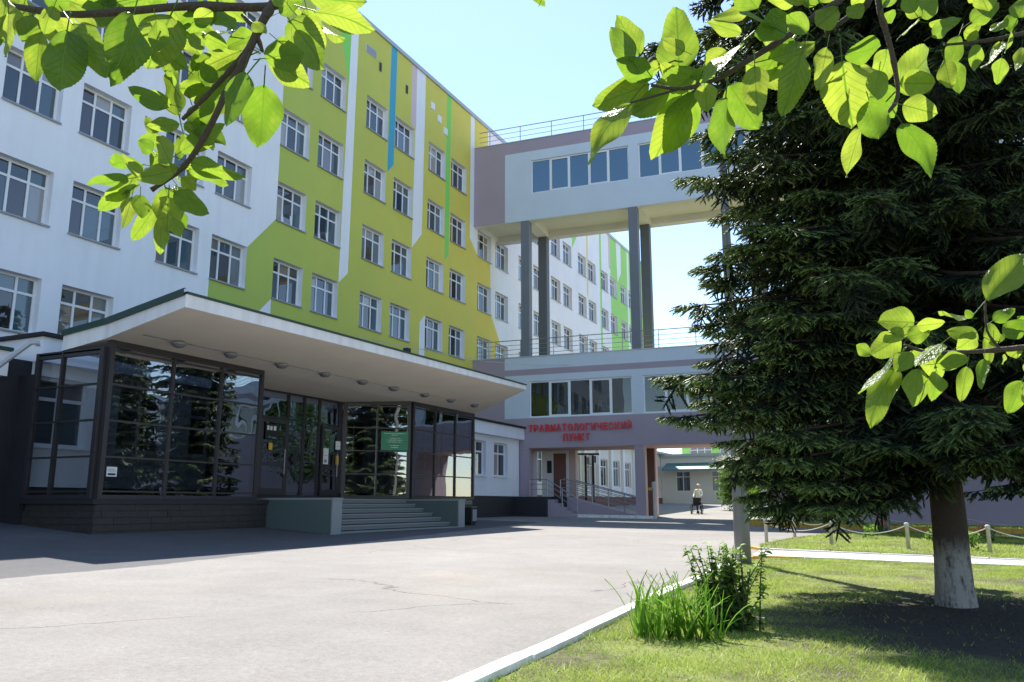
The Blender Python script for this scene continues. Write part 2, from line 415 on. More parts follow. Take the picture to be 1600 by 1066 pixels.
def asphalt_mat():
    """old pale asphalt of the road, darker newer asphalt on the apron by the entrance, with a crack or two"""
    m = bpy.data.materials.new('asphalt'); m.use_nodes = True
    nt = m.node_tree; N, L = nt.nodes, nt.links
    b = N['Principled BSDF']; b.inputs['Roughness'].default_value = .9; b.inputs['Specular IOR Level'].default_value = .25
    ge = N.new('ShaderNodeNewGeometry'); pos = ge.outputs['Position']
    sx = N.new('ShaderNodeSeparateXYZ'); L.new(pos, sx.inputs[0])
    def M_(op, a, b_=0.0):
        n = N.new('ShaderNodeMath'); n.operation = op
        for i, q in enumerate((a, b_)):
            if isinstance(q, (int, float)): n.inputs[i].default_value = q
            else: L.new(q, n.inputs[i])
        return n.outputs[0]
    def noise(sc, det=5, rough=.6):
        n = N.new('ShaderNodeTexNoise'); n.inputs['Scale'].default_value = sc; n.inputs['Detail'].default_value = det; n.inputs['Roughness'].default_value = rough
        L.new(pos, n.inputs['Vector']); return n.outputs[0]
    def rng(x, a, b_, c, d):
        n = N.new('ShaderNodeMapRange'); n.inputs[1].default_value = a; n.inputs[2].default_value = b_; n.inputs[3].default_value = c; n.inputs[4].default_value = d
        L.new(x, n.inputs[0]); return n.outputs[0]
    big, mid_, fine, grit = noise(.25, 4), noise(1.7, 5), noise(22, 6, .75), noise(95, 3, .8)
    val = M_('MULTIPLY', M_('MULTIPLY', rng(big, .3, .7, .86, 1.1), rng(mid_, .3, .7, .92, 1.06)), M_('MULTIPLY', rng(fine, .3, .7, .80, 1.14), rng(grit, .3, .7, .74, 1.2)))
    # apron edge: x < line(y)
    edge = M_('ADD', M_('ADD', sx.outputs['X'], M_('MULTIPLY', M_('MAXIMUM', M_('SUBTRACT', sx.outputs['Y'], 9.0), 0.0), .17)), M_('MULTIPLY', mid_, .25))
    apron = rng(edge, -10.32, -10.24, 1, 0)
    inner = rng(sx.outputs['Y'], 33.0, 33.2, 1, 0)
    apron = M_('MULTIPLY', apron, inner)
    # cracks
    wob = N.new('ShaderNodeVectorMath'); wob.operation = 'ADD'
    nv = N.new('ShaderNodeTexNoise'); nv.inputs['Scale'].default_value = .8; nv.inputs['Detail'].default_value = 6; L.new(pos, nv.inputs['Vector'])
    L.new(pos, wob.inputs[0]); L.new(nv.outputs[1], wob.inputs[1])
    vo = N.new('ShaderNodeTexVoronoi'); vo.feature = 'DISTANCE_TO_EDGE'; vo.inputs['Scale'].default_value = .17; L.new(wob.outputs[0], vo.inputs['Vector'])
    crack = M_('MULTIPLY', rng(vo.outputs[0], .0, .0035, 1, 0), rng(noise(.35, 2), .42, .54, 0, 1))
    crack = M_('MULTIPLY', crack, M_('SUBTRACT', 1.0, apron))
    tan = rng(noise(.33, 4), .52, .72, 0, .55)
    ca = N.new('ShaderNodeMix'); ca.data_type = 'RGBA'; L.new(tan, ca.inputs[0]); ca.inputs[6].default_value = (.268, .254, .238, 1); ca.inputs[7].default_value = (.29, .255, .215, 1)
    cb = N.new('ShaderNodeMix'); cb.data_type = 'RGBA'; L.new(apron, cb.inputs[0]); L.new(ca.outputs[2], cb.inputs[6]); cb.inputs[7].default_value = (.125, .125, .13, 1)
    cc = N.new('ShaderNodeMix'); cc.data_type = 'RGBA'; L.new(crack, cc.inputs[0]); L.new(cb.outputs[2], cc.inputs[6]); cc.inputs[7].default_value = (.12, .11, .10, 1)
    sc = N.new('ShaderNodeVectorMath'); sc.operation = 'SCALE'; L.new(cc.outputs[2], sc.inputs[0]); L.new(val, sc.inputs['Scale'])
    L.new(sc.outputs[0], b.inputs['Base Color'])
    bp = N.new('ShaderNodeBump'); bp.inputs['Strength'].default_value = .5; bp.inputs['Distance'].default_value = .01
    L.new(M_('ADD', M_('ADD', grit, fine), M_('MULTIPLY', crack, -2.0)), bp.inputs['Height']); L.new(bp.outputs[0], b.inputs['Normal'])
    return m
M['asphalt'] = asphalt_mat()

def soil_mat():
    m = mat('lawn_soil', (.10, .11, .03), .95)
    N, L = m.node_tree.nodes, m.node_tree.links
    b = N['Principled BSDF']; ge = N.new('ShaderNodeNewGeometry')
    n1 = N.new('ShaderNodeTexNoise'); n1.inputs['Scale'].default_value = 1.1; n1.inputs['Detail'].default_value = 7; n1.inputs['Roughness'].default_value = .7
    L.new(ge.outputs['Position'], n1.inputs['Vector'])
    rp = N.new('ShaderNodeValToRGB'); e = rp.color_ramp
    e.elements[0].position = .38; e.elements[0].color = (.075, .058, .038, 1); e.elements[1].position = .58; e.elements[1].color = (.17, .20, .04, 1)
    L.new(n1.outputs[0], rp.inputs[0])
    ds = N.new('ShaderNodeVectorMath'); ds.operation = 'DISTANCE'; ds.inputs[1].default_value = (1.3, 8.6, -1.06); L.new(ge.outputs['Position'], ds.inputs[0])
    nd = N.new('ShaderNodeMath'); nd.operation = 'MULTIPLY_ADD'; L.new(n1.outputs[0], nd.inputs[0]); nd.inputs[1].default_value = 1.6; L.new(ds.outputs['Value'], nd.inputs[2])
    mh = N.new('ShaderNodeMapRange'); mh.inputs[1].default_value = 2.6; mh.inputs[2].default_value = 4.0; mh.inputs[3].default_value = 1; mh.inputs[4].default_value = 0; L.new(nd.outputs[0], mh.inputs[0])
    hx = N.new('ShaderNodeMix'); hx.data_type = 'RGBA'; L.new(mh.outputs[0], hx.inputs[0]); L.new(rp.outputs[0], hx.inputs[6]); hx.inputs[7].default_value = (.022, .017, .012, 1)  # near-black humus patch; the spruce's shadow is put into its colour
    L.new(hx.outputs[2], b.inputs['Base Color'])
    n2 = N.new('ShaderNodeTexNoise'); n2.inputs['Scale'].default_value = 30; n2.inputs['Detail'].default_value = 5; L.new(ge.outputs['Position'], n2.inputs['Vector'])
    bp = N.new('ShaderNodeBump'); bp.inputs['Strength'].default_value = .8; bp.inputs['Distance'].default_value = .03
    L.new(n2.outputs[0], bp.inputs['Height']); L.new(bp.outputs[0], b.inputs['Normal'])
    return m
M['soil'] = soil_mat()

# ------------------------------------------------------------------ ground, road, lawns
def build_ground():
    xs = sorted(set([-400, -150, -60, -30] + [-24 + .5 * i for i in range(61)] + [-14.3, -19.6, 10, 16, 30, 60, 150, 400]))
    ys = sorted(set([-400, -120, -30, -10] + [-4 + 1.0 * i for i in range(66)] + [70, 80, 120, 250, 600]))
    V = [(x, y, gz(x, y)) for y in ys for x in xs]
    n = len(xs)
    F = [(j * n + i, j * n + i + 1, (j + 1) * n + i + 1, (j + 1) * n + i) for j in range(len(ys) - 1) for i in range(n - 1)]
    o = link('road', np_mesh('road', np.array(V), np.array(F), M['asphalt']))
    struct(o)
build_ground()

def slab(name, poly, h0, h1, mt, parent=None):
    """a sheet following the planar part of the ground, h0..h1 above it"""
    b = MB(); n = len(poly)
    top = [(x, y, gz(x, y) + h1) for x, y in poly]; bot = [(x, y, gz(x, y) + h0) for x, y in poly]
    b.face(top)
    for i in range(n):
        j = (i + 1) % n
        b.face([bot[i], bot[j], top[j], top[i]])
    return b.build(name, mt, parent)

LAWN1 = [(-2.05, -6), (-2.27, 4.1), (-2.56, 11.0), (-2.72, 14.6), (-2.50, 15.7), (-1.1, 16.05), (3, 16.25), (12, 16.4), (12, -6)]
LAWN2 = [(-3.1, 18.95), (-3.32, 20.2), (-3.3, 22.3), (-2.9, 25.5), (-2.3, 29), (-1.6, 31.0), (3, 31.6), (16, 32.5), (16, 18.2), (4, 18.35), (-2.6, 18.72)]
PATH = [(-2.93, 16.9), (-2.75, 16.35), (-1.1, 16.22), (3, 16.42), (12, 16.6), (16, 16.7), (16, 18.02), (4, 18.17), (-2.6, 18.54), (-3.05, 18.5)]
ISLAND = [(-6.6, 37.0), (-6.2, 35.6), (-5, 34.6), (-2.6, 34.0), (3, 34.6), (10, 36.4), (20, 38.5), (20, 41.4), (-6.4, 41.4)]
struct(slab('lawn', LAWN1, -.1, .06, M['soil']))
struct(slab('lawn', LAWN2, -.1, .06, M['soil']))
struct(slab('path', PATH, -.1, .035, M['concrete']))
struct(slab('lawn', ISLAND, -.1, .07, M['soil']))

def kerb_run(pts, mats, w=.14, h=.11, step=1.0, colour=None):
    """a run of kerb stones, each its own block, laid along a polyline"""
    root = thing('kerb', colour[0], 'kerb', (pts[0][0], pts[0][1], gz(*pts[0])))
    o = Vector(root.location)
    i = 0
    for a, b in zip(pts[:-1], pts[1:]):
        a, b = Vector(a), Vector(b); L = (b - a).length; n = max(1, round(L / step)); d = (b - a) / n
        u = d.normalized(); nn = Vector((u.y, -u.x))
        for k in range(n):
            p, q = a + d * k + u * .006, a + d * (k + 1) - u * .006
            e = rnd.uniform(-.008, .008); dh = rnd.uniform(-.008, .008)
            mb = MB()
            c = [p, p + nn * w, q + nn * w, q]
            lo = [Vector((x, y, gz(x, y) - .1)) - o for x, y in c]; 
            c2 = [p + nn * (.012 + e), p + nn * (w - .0 + e), q + nn * (w + e), q + nn * (.012 + e)]
            hi = [Vector((x, y, gz(x, y) + h + dh)) - o for x, y in c2]
            mb.v = [tuple(v) for v in lo + hi]
            mb.f = [(3, 2, 1, 0), (4, 5, 6, 7), (0, 1, 5, 4), (1, 2, 6, 5), (2, 3, 7, 6), (3, 0, 4, 7)]; mb.m = [0] * 6
            s = mb.build('kerb_stone', mats[min(i, len(mats) - 1)] if not callable(mats) else mats(p), root, bevel=.008)
            i += 1
    return root
kerb_run([(-2.16, -5), (-2.38, 4.1), (-2.68, 11.0), (-2.84, 15.2)], [M['kerb_white']], colour=['whitewashed kerb between the pale road and the near lawn'])
kerb_run([(-2.84, 15.3), (-2.8, 15.8), (-2.66, 16.08), (-1.1, 16.2), (3, 16.4), (12, 16.57)], lambda p: M['kerb_yellow'] if p.x < -2.4 else M['kerb_white'], w=.09, h=.075, step=.9, colour=['low pale kerb on the near side of the footpath, yellow at its road end'])
kerb_run([(12, 18.0), (4, 18.15), (-2.6, 18.56), (-3.1, 18.75), (-3.42, 19.4)], lambda p: M['kerb_yellow'] if p.x < -2.9 else M['kerb_white'], w=.09, h=.06, step=.9, colour=['low pale kerb on the far side of the footpath by the chain fence'])
kerb_run([(20, 38.3), (10, 36.22), (3, 34.4), (-2.6, 33.82), (-5, 34.42), (-6.3, 35.5), (-6.75, 37), (-6.6, 41.4)], [M['kerb_yellow']], w=.18, h=.17, step=1.0, colour=['yellow painted kerb curving round the tree island'])

for a, b in (((-11.6, 40.75), (-9.55, 40.9)), ((-8.2, 41.0), (-5.4, 41.2)), ((-17.2, 40.3), (-14.2, 40.55))):
    a, b = Vector(a), Vector(b); u = (b - a).normalized(); n = Vector((-u.y, u.x)) * .09
    mb = MB(); mb.face([(p.x, p.y, gz(p.x, p.y) + .004) for p in (a - n, b - n, b + n, a + n)])
    struct(mb.build('road_marking', M['line']))

# ------------------------------------------------------------------ walls with openings
def wall(name, al, bl, holes, zone, P, mats, parent, rev=.18, rmat=0, diag=(), extra=None):
    """a wall in (a, b) cut by window openings; zone(a, b) gives the paint; reveals run back by rev"""
    al = sorted(set([round(a, 4) for a in al] + [round(q, 4) for h in holes for q in (h[0], h[1])]))
    bl = sorted(set([round(b, 4) for b in bl] + [round(q, 4) for h in holes for q in (h[2], h[3])]))
    bm = bmesh.new()
    vs = {}
    def V(i, j):
        if (i, j) not in vs: vs[(i, j)] = bm.verts.new((al[i], bl[j], 0))
        return vs[(i, j)]
    for i in range(len(al) - 1):
        ca = (al[i] + al[i + 1]) / 2
        hs = [h for h in holes if h[0] < ca < h[1]]
        for j in range(len(bl) - 1):
            cb = (bl[j] + bl[j + 1]) / 2
            if any(h[2] < cb < h[3] for h in hs): continue
            bm.faces.new((V(i, j), V(i + 1, j), V(i + 1, j + 1), V(i, j + 1)))
    for (a0, b0), (a1, b1) in diag:
        lo = (min(a0, a1) - .01, min(b0, b1) - .01); hi = (max(a0, a1) + .01, max(b0, b1) + .01)
        fs = [f for f in bm.faces if max(v.co.x for v in f.verts) > lo[0] and min(v.co.x for v in f.verts) < hi[0]
              and max(v.co.y for v in f.verts) > lo[1] and min(v.co.y for v in f.verts) < hi[1]]
        ge = list({e for f in fs for e in f.edges}) + list({v for f in fs for v in f.verts}) + fs
        bmesh.ops.bisect_plane(bm, geom=ge, plane_co=(a0, b0, 0), plane_no=(b1 - b0, a0 - a1, 0), dist=1e-4)
    for f in bm.faces:
        c = f.calc_center_median()
        f.material_index = zone(c.x, c.y)
    for v in bm.verts:
        v.co = Vector(P(v.co.x, v.co.y, 0))
    for h in holes:
        a0, a1, b0, b1 = h[:4]
        for p, q in (((a0, b0), (a1, b0)), ((a1, b0), (a1, b1)), ((a1, b1), (a0, b1)), ((a0, b1), (a0, b0))):
            f = bm.faces.new([bm.verts.new(P(*p, 0)), bm.verts.new(P(*p, rev)), bm.verts.new(P(*q, rev)), bm.verts.new(P(*q, 0))])
            f.material_index = rmat
    me = bpy.data.meshes.new(name); bm.to_mesh(me); bm.free()
    for m_ in mats: me.materials.append(m_)
    o = bpy.data.objects.new(name, me); COL.objects.link(o); o.parent = parent
    return o

def inside(poly, a, b):
    r = False
    for i in range(len(poly)):
        (x0, y0), (x1, y1) = poly[i], poly[i - 1]
        if (y0 > b) != (y1 > b) and a < (x1 - x0) * (b - y0) / (y1 - y0) + x0: r = not r
    return r

def window_kit(w, h, cols, transom, fw=.07, bar=.075, dep=.06):
    """frame mesh and pane meshes of a window w x h; local x inward is -x, y along, z up"""
    f = MB()
    x0, x1 = -dep / 2, dep / 2
    f.box((x0, 0, 0), (x1, w, fw)); f.box((x0, 0, h - fw), (x1, w, h))
    f.box((x0, 0, fw), (x1, fw, h - fw)); f.box((x0, w - fw, fw), (x1, w, h - fw))
    ys = [fw] + [w * c for c in cols] + [w - fw]
    for c in cols: f.box((x0 - .004, w * c - bar / 2, fw), (x1 + .004, w * c + bar / 2, h - fw))
    panes = []
    zs = [fw, transom, h - fw] if transom else [fw, h - fw]
    ends = [fw] + [q for c in cols for q in (w * c - bar / 2, w * c + bar / 2)] + [w - fw]
    for k in range(0, len(ends), 2):
        if transom: f.box((x0, ends[k], transom - bar / 2), (x1, ends[k + 1], transom + bar / 2))
        for j in range(len(zs) - 1):
            a = zs[j] + (bar / 2 if j else 0); b = zs[j + 1] - (bar / 2 if transom and j == 0 else 0)
            panes.append((ends[k], ends[k + 1], a, b))
    return f, panes

def pane_mesh(panes, mt, name='pane'):
    b = MB()
    for y0, y1, z0, z1 in panes: b.box((-.012, y0, z0), (0.0, y1, z1))
    return b.mesh(name, mt)

# ------------------------------------------------------------------ main hospital building
FX = -22.5
hosp = thing('hospital_building', 'long six storey hospital block painted white, lime and green in sharp stripes', 'building', (FX, 34, gz(FX, 34)))
H0 = Vector(hosp.location)
COLS = [1.8, 4.2, 7.6, 10.0, 13.35, 15.8, 19.05, 21.45, 24.75, 27.15, 30.6, 33.1, 36.4, 38.9, 42.22, 44.6, 48.0, 50.4, 53.55, 55.9, 59.1, 61.4, 64.5, 66.9, 69.85, 72.2, 75.3]
SILLS = [1.5, 4.8, 8.1, 11.38, 14.66, 18.0]
WW, WH = 1.8, 1.67
ROOF = 23.35
holes = [(y, y + WW, z, z + WH) for y in COLS for z in SILLS if not (z < 4 and y < 46)]
ZN = [('white', [(-30, -3), (-30, 30), (24.74, 30), (24.74, 11.38), (23.25, 9.77), (21.45, 8.1), (21.45, -3)]),
      ('white', [(23.9, 7.2), (24.73, 8.05), (24.74, 3.0), (23.9, 3.0)]),
      ('white', [(26.55, 24), (26.95, 24), (26.95, 19.7), (26.55, 19.2)]),
      ('green', [(27.6, 24), (29.2, 24), (29.15, 19.5)]),
      ('white', [(29.2, 24), (29.76, 24), (29.62, 10.35), (28.97, 9.75)]),
      ('blue', [(32.55, 24), (33.1, 24), (33.05, 16.95), (32.5, 16.35)]),
      ('pink', [(34.55, 24), (35.05, 24), (35.05, 19.7), (34.55, 19.9)]),
      ('white', [(35.05, 24), (35.96, 24), (35.86, 14.1), (34.93, 13.1)]),
      ('green', [(38.29, 24), (38.78, 24), (38.72, 13.7), (38.27, 13.3)]),
      ('white', [(35.85, 3), (35.85, 9.3), (36.38, 9.8), (36.38, 3)]),
      ('pink', [(41.7, 24), (43.5, 24), (43.5, 21.0), (44.6, 21), (44.6, 24), (44.6, 24)]) if False else ('white', [(43.5, 24), (44.9, 24), (44.9, 20), (43.5, 20)]),
      ('ochre', [(61.05, 24), (61.4, 24), (61.38, 16.4), (61.05, 16.6)]),
      ('far_green', [(64.23, 24), (64.7, 24), (64.7, -3), (64.23, -3)]),
      ('pink', [(66.6, 24), (67.1, 24), (67.1, 20.2), (66.6, 20.4)]),
      ('white', [(68.75, 24), (70.1, 24), (70.05, 20.7), (69.0, 19.6)]),
      ('white', [(71.9, 24), (72.4, 24), (72.4, 12), (71.9, 12)]),
      ('blue', [(77.2, 24), (77.7, 24), (77.7, -3), (77.2, -3)]),
      ('far_green', [(57.82, 24), (59.5, 24), (59.2, 21.2), (57.85, 19.6)]),
      ('far_green', [(67.05, 24), (79.1, 24), (79.1, -3), (67.05, -3)]),
      ('white', [(41.2, 24), (41.68, 24), (41.68, 20.0), (43.5, 20.0), (43.87, 20), (79.2, 24), (79.2, -3), (47.5, -3), (46.3, 8.2), (45.2, 9.95), (44.03, 11.4), (43.87, 14.66), (42.22, 14.66), (41.2, 15.5)]),
      ]
ZN[-1] = ('white', [(41.2, 24), (41.68, 24), (41.68, 18.0), (44.9, 18.0), (44.9, 24), (79.2, 24), (79.2, -3), (47.5, -3), (46.3, 8.2), (45.2, 9.95), (44.03, 11.4), (43.87, 14.66), (42.22, 14.66), (41.2, 15.5)])
PM = ['lime', 'white', 'green', 'blue', 'pink', 'ochre', 'far_green']
def fzone(a, b):
    for nme, poly in ZN:
        if inside(poly, a, b): return PM.index(nme)
    return 0
diag = []
for _, poly in ZN:
    for i in range(len(poly)):
        p, q = poly[i - 1], poly[i]
        if abs(p[0] - q[0]) > 1e-6 and abs(p[1] - q[1]) > 1e-6: diag.append((p, q))
av = [-12, 79.1] + [p[0] for _, poly in ZN for p in poly if -12 < p[0] < 79.1]
bv = [-1.5, ROOF] + [p[1] for _, poly in ZN for p in poly if -1 < p[1] < ROOF]
wall('facade_wall', av, bv, holes, fzone, lambda a, b, d: Vector((FX - d, a, b)) - H0, [M[k] for k in PM], hosp, rev=.3, rmat=1, diag=diag)
mb = MB()
for a, b in (((FX - .34, -12, -1.5), (-38, -11.8, ROOF)), ((FX - .34, 78.9, -1.5), (-38, 79.1, ROOF)), ((-37.8, -11.8, -1.5), (-38, 78.9, ROOF)), ((FX - .0, -12, ROOF), (-38, 79.1, ROOF + .15))):
    mb.box(Vector(a) - H0, Vector(b) - H0)
mb.build('body_wall', M['white'], hosp)
mb = MB(); mb.box(Vector((FX + .09, -12.1, ROOF - .02)) - H0, Vector((FX - .3, 79.2, ROOF + .2)) - H0); mb.build('roof_edge', M['cornice'], hosp)
fr, pn = window_kit(WW, WH, (.335, .67), 1.17)
fr_me = fr.mesh('window', M['frame'])
pane_mes = [pane_mesh([p], M['pane_teal'] if i > 3 else M['pane']) for i, p in enumerate(pn)]
left_panes, right_panes = pane_mesh(pn[:4], M['pane']), pane_mesh(pn[4:], M['pane_teal'])
b = MB(); b.box((-.26, -.02, -.035), (.06, WW + .02, -.004)); b.box((.04, -.02, -.06), (.06, WW + .02, -.035)); sill_me = b.mesh('sill', M['sill'])
for (y0, y1, z0, z1) in holes:
    o = link('window', fr_me, hosp, Vector((FX - .27, y0, z0)) - H0)
    link('sill', sill_me, o, (.27, 0, 0))
    if 12 < y0 < 34.0 and z0 > 4:
        for pm in pane_mes: link('pane', pm, o)
    else:
        link('pane', left_panes, o); link('pane', right_panes, o)
# tilted-open sashes seen in three windows
sf, sp = window_kit(.56, 1.1, (), None, fw=.06, dep=.05)
sash_me = sf.mesh('open_sash', M['frame']); sash_p = pane_mesh(sp, M['pane'])
for y, z in ((24.75, 11.38), (27.15, 11.38), (36.4, 4.8)):
    o = link('open_sash', sash_me, hosp, Vector((FX - .22, y + .62, z + .07)) - H0, (0, R(-9), 0)); link('pane', sash_p, o)
# vents under the roof line
def vent(name, y, z, w, h, mt):
    b = MB(); b.box((0, 0, 0), (.03, w, h)); b.box((.03, .02, .02), (.045, w - .02, h - .02), 1)
    b.build(name, mt, hosp).location = Vector((FX, y, z)) - H0
vent('vent_grille', 30.35, 21.85, .85, .42, [M['frame'], M['sill']])
for y, z in ((31.5, 21.4), (33.95, 21.35)): vent('vent_slot', y, z, .2, .48, [M['sill'], M['black']])
for y, z in ((36.5, 21.65), (37.25, 21.2), (37.95, 20.75)): vent('vent_cover', y, z, .42, .42, [M['frame'], M['frame']])

# ------------------------------------------------------------------ low annex along the foot of the block
AX = -19.6
annex = thing('annex_building', 'low white annex with a black plinth and flat roof right of the glazed entrance', 'building', (AX, 25, gz(AX, 25)))
A0 = Vector(annex.location)
AW = [38.77 - 2.55 * k for k in range(0, 14)]
aholes = [(y, y + 1.62, 1.43, 3.18) for y in AW]
wall('wall', [-6, 13.2, 41.85], [.42, 3.5], [h for h in aholes if h[0] > 13.2], lambda a, b: 1 if a < 13.2 else 0, lambda a, b, d: Vector((AX - d, a, b)) - A0, [M['white'], M['black_plinth']], annex, rev=.28)
mb = MB(); mb.box(Vector((AX - .04, -6, -1.4)) - A0, Vector((AX - 2.8, 41.8, .42)) - A0); mb.build('plinth', M['black_plinth'], annex)
mb = MB(); mb.box(Vector((AX - .3, 41.65, .42)) - A0, Vector((AX - 2.8, 41.85, 3.45)) - A0); mb.build('end_wall', M['white'], annex)
mb = MB(); mb.box(Vector((AX + .3, 13.2, 3.5)) - A0, Vector((AX - 2.85, 42.0, 4.12)) - A0); mb.build('fascia', M['white'], annex)
mb = MB(); mb.box(Vector((AX + .3, -6, 3.0)) - A0, Vector((AX - 2.85, 12.4, 3.6)) - A0); mb.build('fascia', M['fascia'], annex)
mb = MB(); mb.box(Vector((AX + .42, 13.1, 4.125)) - A0, Vector((AX - 2.85, 42.25, 4.22)) - A0); mb.box(Vector((AX + .36, -6.1, 3.605)) - A0, Vector((AX - 2.85, 12.45, 3.69)) - A0, 1)
mb.build('roof', [M['roof_dark'], M['roof_green']], annex)
fr2, pn2 = window_kit(1.62, 1.75, (.52,), 1.2, fw=.08, bar=.09)
fr2_me = fr2.mesh('window', M['frame']); p2 = [pane_mesh([p], M['pane']) for p in pn2]
b = MB(); b.box((-.2, -.06, -.06), (.1, 1.68, -.004)); asill = b.mesh('sill', M['white'])
for y in [q for q in AW if q > 13.2]:
    o = link('window', fr2_me, annex, Vector((AX - .22, y, 1.43)) - A0)
    link('sill', asill, o, (.22, 0, 0))
    for pm in p2: link('pane', pm, o)

# ------------------------------------------------------------------ bridge building across the street
BANG = math.atan2(.0754, .997)
BZ = gz(-14, 43)
bridge = thing('bridge_building', 'two level grey and purple walkway building standing on tall columns across the street', 'building', (FX, 41.68, 0), BANG)
def bp(t, off, z): return (t, off, z)
TE = 46.0
def band(z0, z1, y0, y1, t0, t1, zones, zmats, strips, name):
    hs = [(s, s + 5.86, w0, w1) for s, w0, w1 in strips]
    return wall(name, [t0, t1, 2.02], zones['z'], hs, zones['f'], lambda a, b, d: (a, d, b), zmats, bridge, rev=.16, rmat=1)
PAL = [M['purple'], M['pale']]
UT = [3.67 + 6.42 * k for k in range(6)]
band(16.3, 21.32, 0, 0, 0, TE, {'z': [16.3, 20.58, 21.32], 'f': lambda a, b: 1 if a > 2.02 and b < 20.58 else 0}, PAL, [(s, 17.93, 19.98) for s in UT], 'upper_wall')
LT = [3.51 + 6.46 * k for k in range(6)]
def lz(a, b):
    if a < 2.02 or b < 4.70: return 0
    return 0 if 7.13 < b < 7.47 else 1
band(3.06, 8.16, 0, 0, 0, TE, {'z': [3.06, 4.70, 7.13, 7.47, 8.16], 'f': lz}, PAL, [(s, 4.74, 6.76) for s in LT], 'lower_wall')
# rear walls, roofs, soffits and floors
mb = MB(); mb.box((0, 3.72, 16.3), (TE, 3.9, 21.32)); mb.box((0, .2, 21.0), (TE, 3.72, 21.3)); mb.build('upper_rear_wall', M['purple'], bridge)
mb = MB(); mb.box((0, 2.9, 3.06), (TE, 3.1, 8.16)); mb.box((0, .2, 7.9), (TE, 2.9, 8.1)); mb.build('lower_rear_wall', M['interior'], bridge)
mb = MB(); mb.box((0, .02, 16.28), (TE, .55, 16.66)); mb.box((0, 3.3, 16.26), (TE, 3.88, 16.66)); mb.box((0, .2, 16.66), (TE, 3.72, 16.9))
for t in (3.3, 9.7, 15.9, 22.2, 28.6): mb.box((t - .35, .55, 16.27), (t + .35, 3.3, 16.66))
mb.build('upper_soffit', M['cream'], bridge)
mb = MB(); mb.box((0, .02, 3.04), (TE, 3.08, 3.3)); mb.build('lower_soffit', M['peach'], bridge)
mb = MB(); mb.box((0, .2, 3.9), (TE, 2.9, 4.1)); mb.box((0, .2, 16.905), (TE, 3.7, 17.1)); mb.build('corridor_floor', M['floor_in'], bridge)
mb = MB(); mb.box((-.02, -.03, 8.165), (TE, .28, 8.22)); mb.box((-.02, -.03, 21.325), (TE, .28, 21.37)); mb.build('parapet_cap', M['cornice'], bridge)
def strip(t, z0, z1, gm):
    n, w = 5, 5.86
    fr, pn = window_kit(w, z1 - z0, [i / n for i in range(1, n)], None, fw=.07, bar=.09)
    for k in (1, 3):                          # opening sashes have heavier frames
        y0, y1, a, b = pn[k]
        q = .055
        fr.box((-.045, y0, a), (.045, y0 + q, b)); fr.box((-.045, y1 - q, a), (.045, y1, b)); fr.box((-.045, y0 + q, a), (.045, y1 - q, a + q)); fr.box((-.045, y0 + q, b - q), (.045, y1 - q, b))
        pn[k] = (y0 + q, y1 - q, a + q, b - q)
    return fr.mesh('window', M['frame']), [pane_mesh([p], gm) for p in pn], z0
for ts, z0, z1 in ((UT, 17.93, 19.98), (LT, 4.74, 6.76)):
    fm, pms, _ = strip(0, z0, z1, M['upper_glass'] if z0 > 10 else M['bridge_glass'])
    for t in ts:
        o = link('window', fm, bridge, (t, .12, z0), (0, 0, R(-90)))
        o.scale = (1, -1, 1) if False else (1, 1, 1)
        o.rotation_euler = (0, 0, R(-90)); o.location = (t, .12, z0)
        o.matrix_local = Matrix(((0, 1, 0, t), (-1, 0, 0, .12), (0, 0, 1, z0), (0, 0, 0, 1)))
        for pm in pms: link('pane', pm, o)
# columns
for t in (3.02, 9.42, 15.82, 22.2, 28.6):
    mb = MB(); mb.box((t, .01, 8.23), (t + .5, .5, 16.29)); mb.build('column', M['column'], bridge)
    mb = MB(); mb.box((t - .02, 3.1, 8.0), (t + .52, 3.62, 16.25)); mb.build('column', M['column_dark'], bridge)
# piers of the passage underneath
def pier(t0, t1, o0, o1, mt, name='pier'):
    mb = MB(); mb.box((t0, o0, BZ - .3), (t1, o1, 3.045)); return mb.build(name, mt, bridge)
mb = MB(); n = 0
pier(2.92, 3.45, .03, .5, [M['purple']])
pier(9.39, 9.9, .03, .55, [M['purple']])
pier(9.42, 9.92, 2.5, 3.05, [M['brown']])
mb = MB(); mb.box((9.925, 2.5, BZ - .3), (9.985, 3.05, 3.045)); mb.box((9.905, .05, BZ - .3), (9.93, .55, 3.045)); mb.build('pier_side', M['peach'], bridge)
mb = MB(); mb.box((9.55, 2.485, .75), (9.75, 2.5, .9)); mb.build('yellow_plate', M['yellow'], bridge)
mb = MB(); mb.box((2.6, .04, BZ - .3), (2.915, 2.9, 3.04)); mb.build('side_wall', M['purple'], bridge)
pier(16.2, TE, .03, 3.05, [M['purple']], 'ground_wall')
# entrance wall of the casualty department inside the passage
mb = MB(); mb.box((3.46, 2.2, .40), (5.1, 2.4, 3.03)); mb.build('entrance_wall', M['cream'], bridge)
mb = MB(); mb.box((4.18, 2.15, .42), (4.92, 2.195, 2.85)); mb.box((4.8, 2.12, 1.3), (4.84, 2.15, 1.5), 1); mb.build('door', [M['brown'], M['steel']], bridge)
mb = MB(); mb.box((3.78, 2.17, 1.75), (4.06, 2.195, 2.45)); mb.build('name_plate', M['black'], bridge)
mb = MB(); mb.box((5.11, 2.15, BZ - .2), (5.5, 2.6, 3.035)); mb.build('pier', M['peach'], bridge)
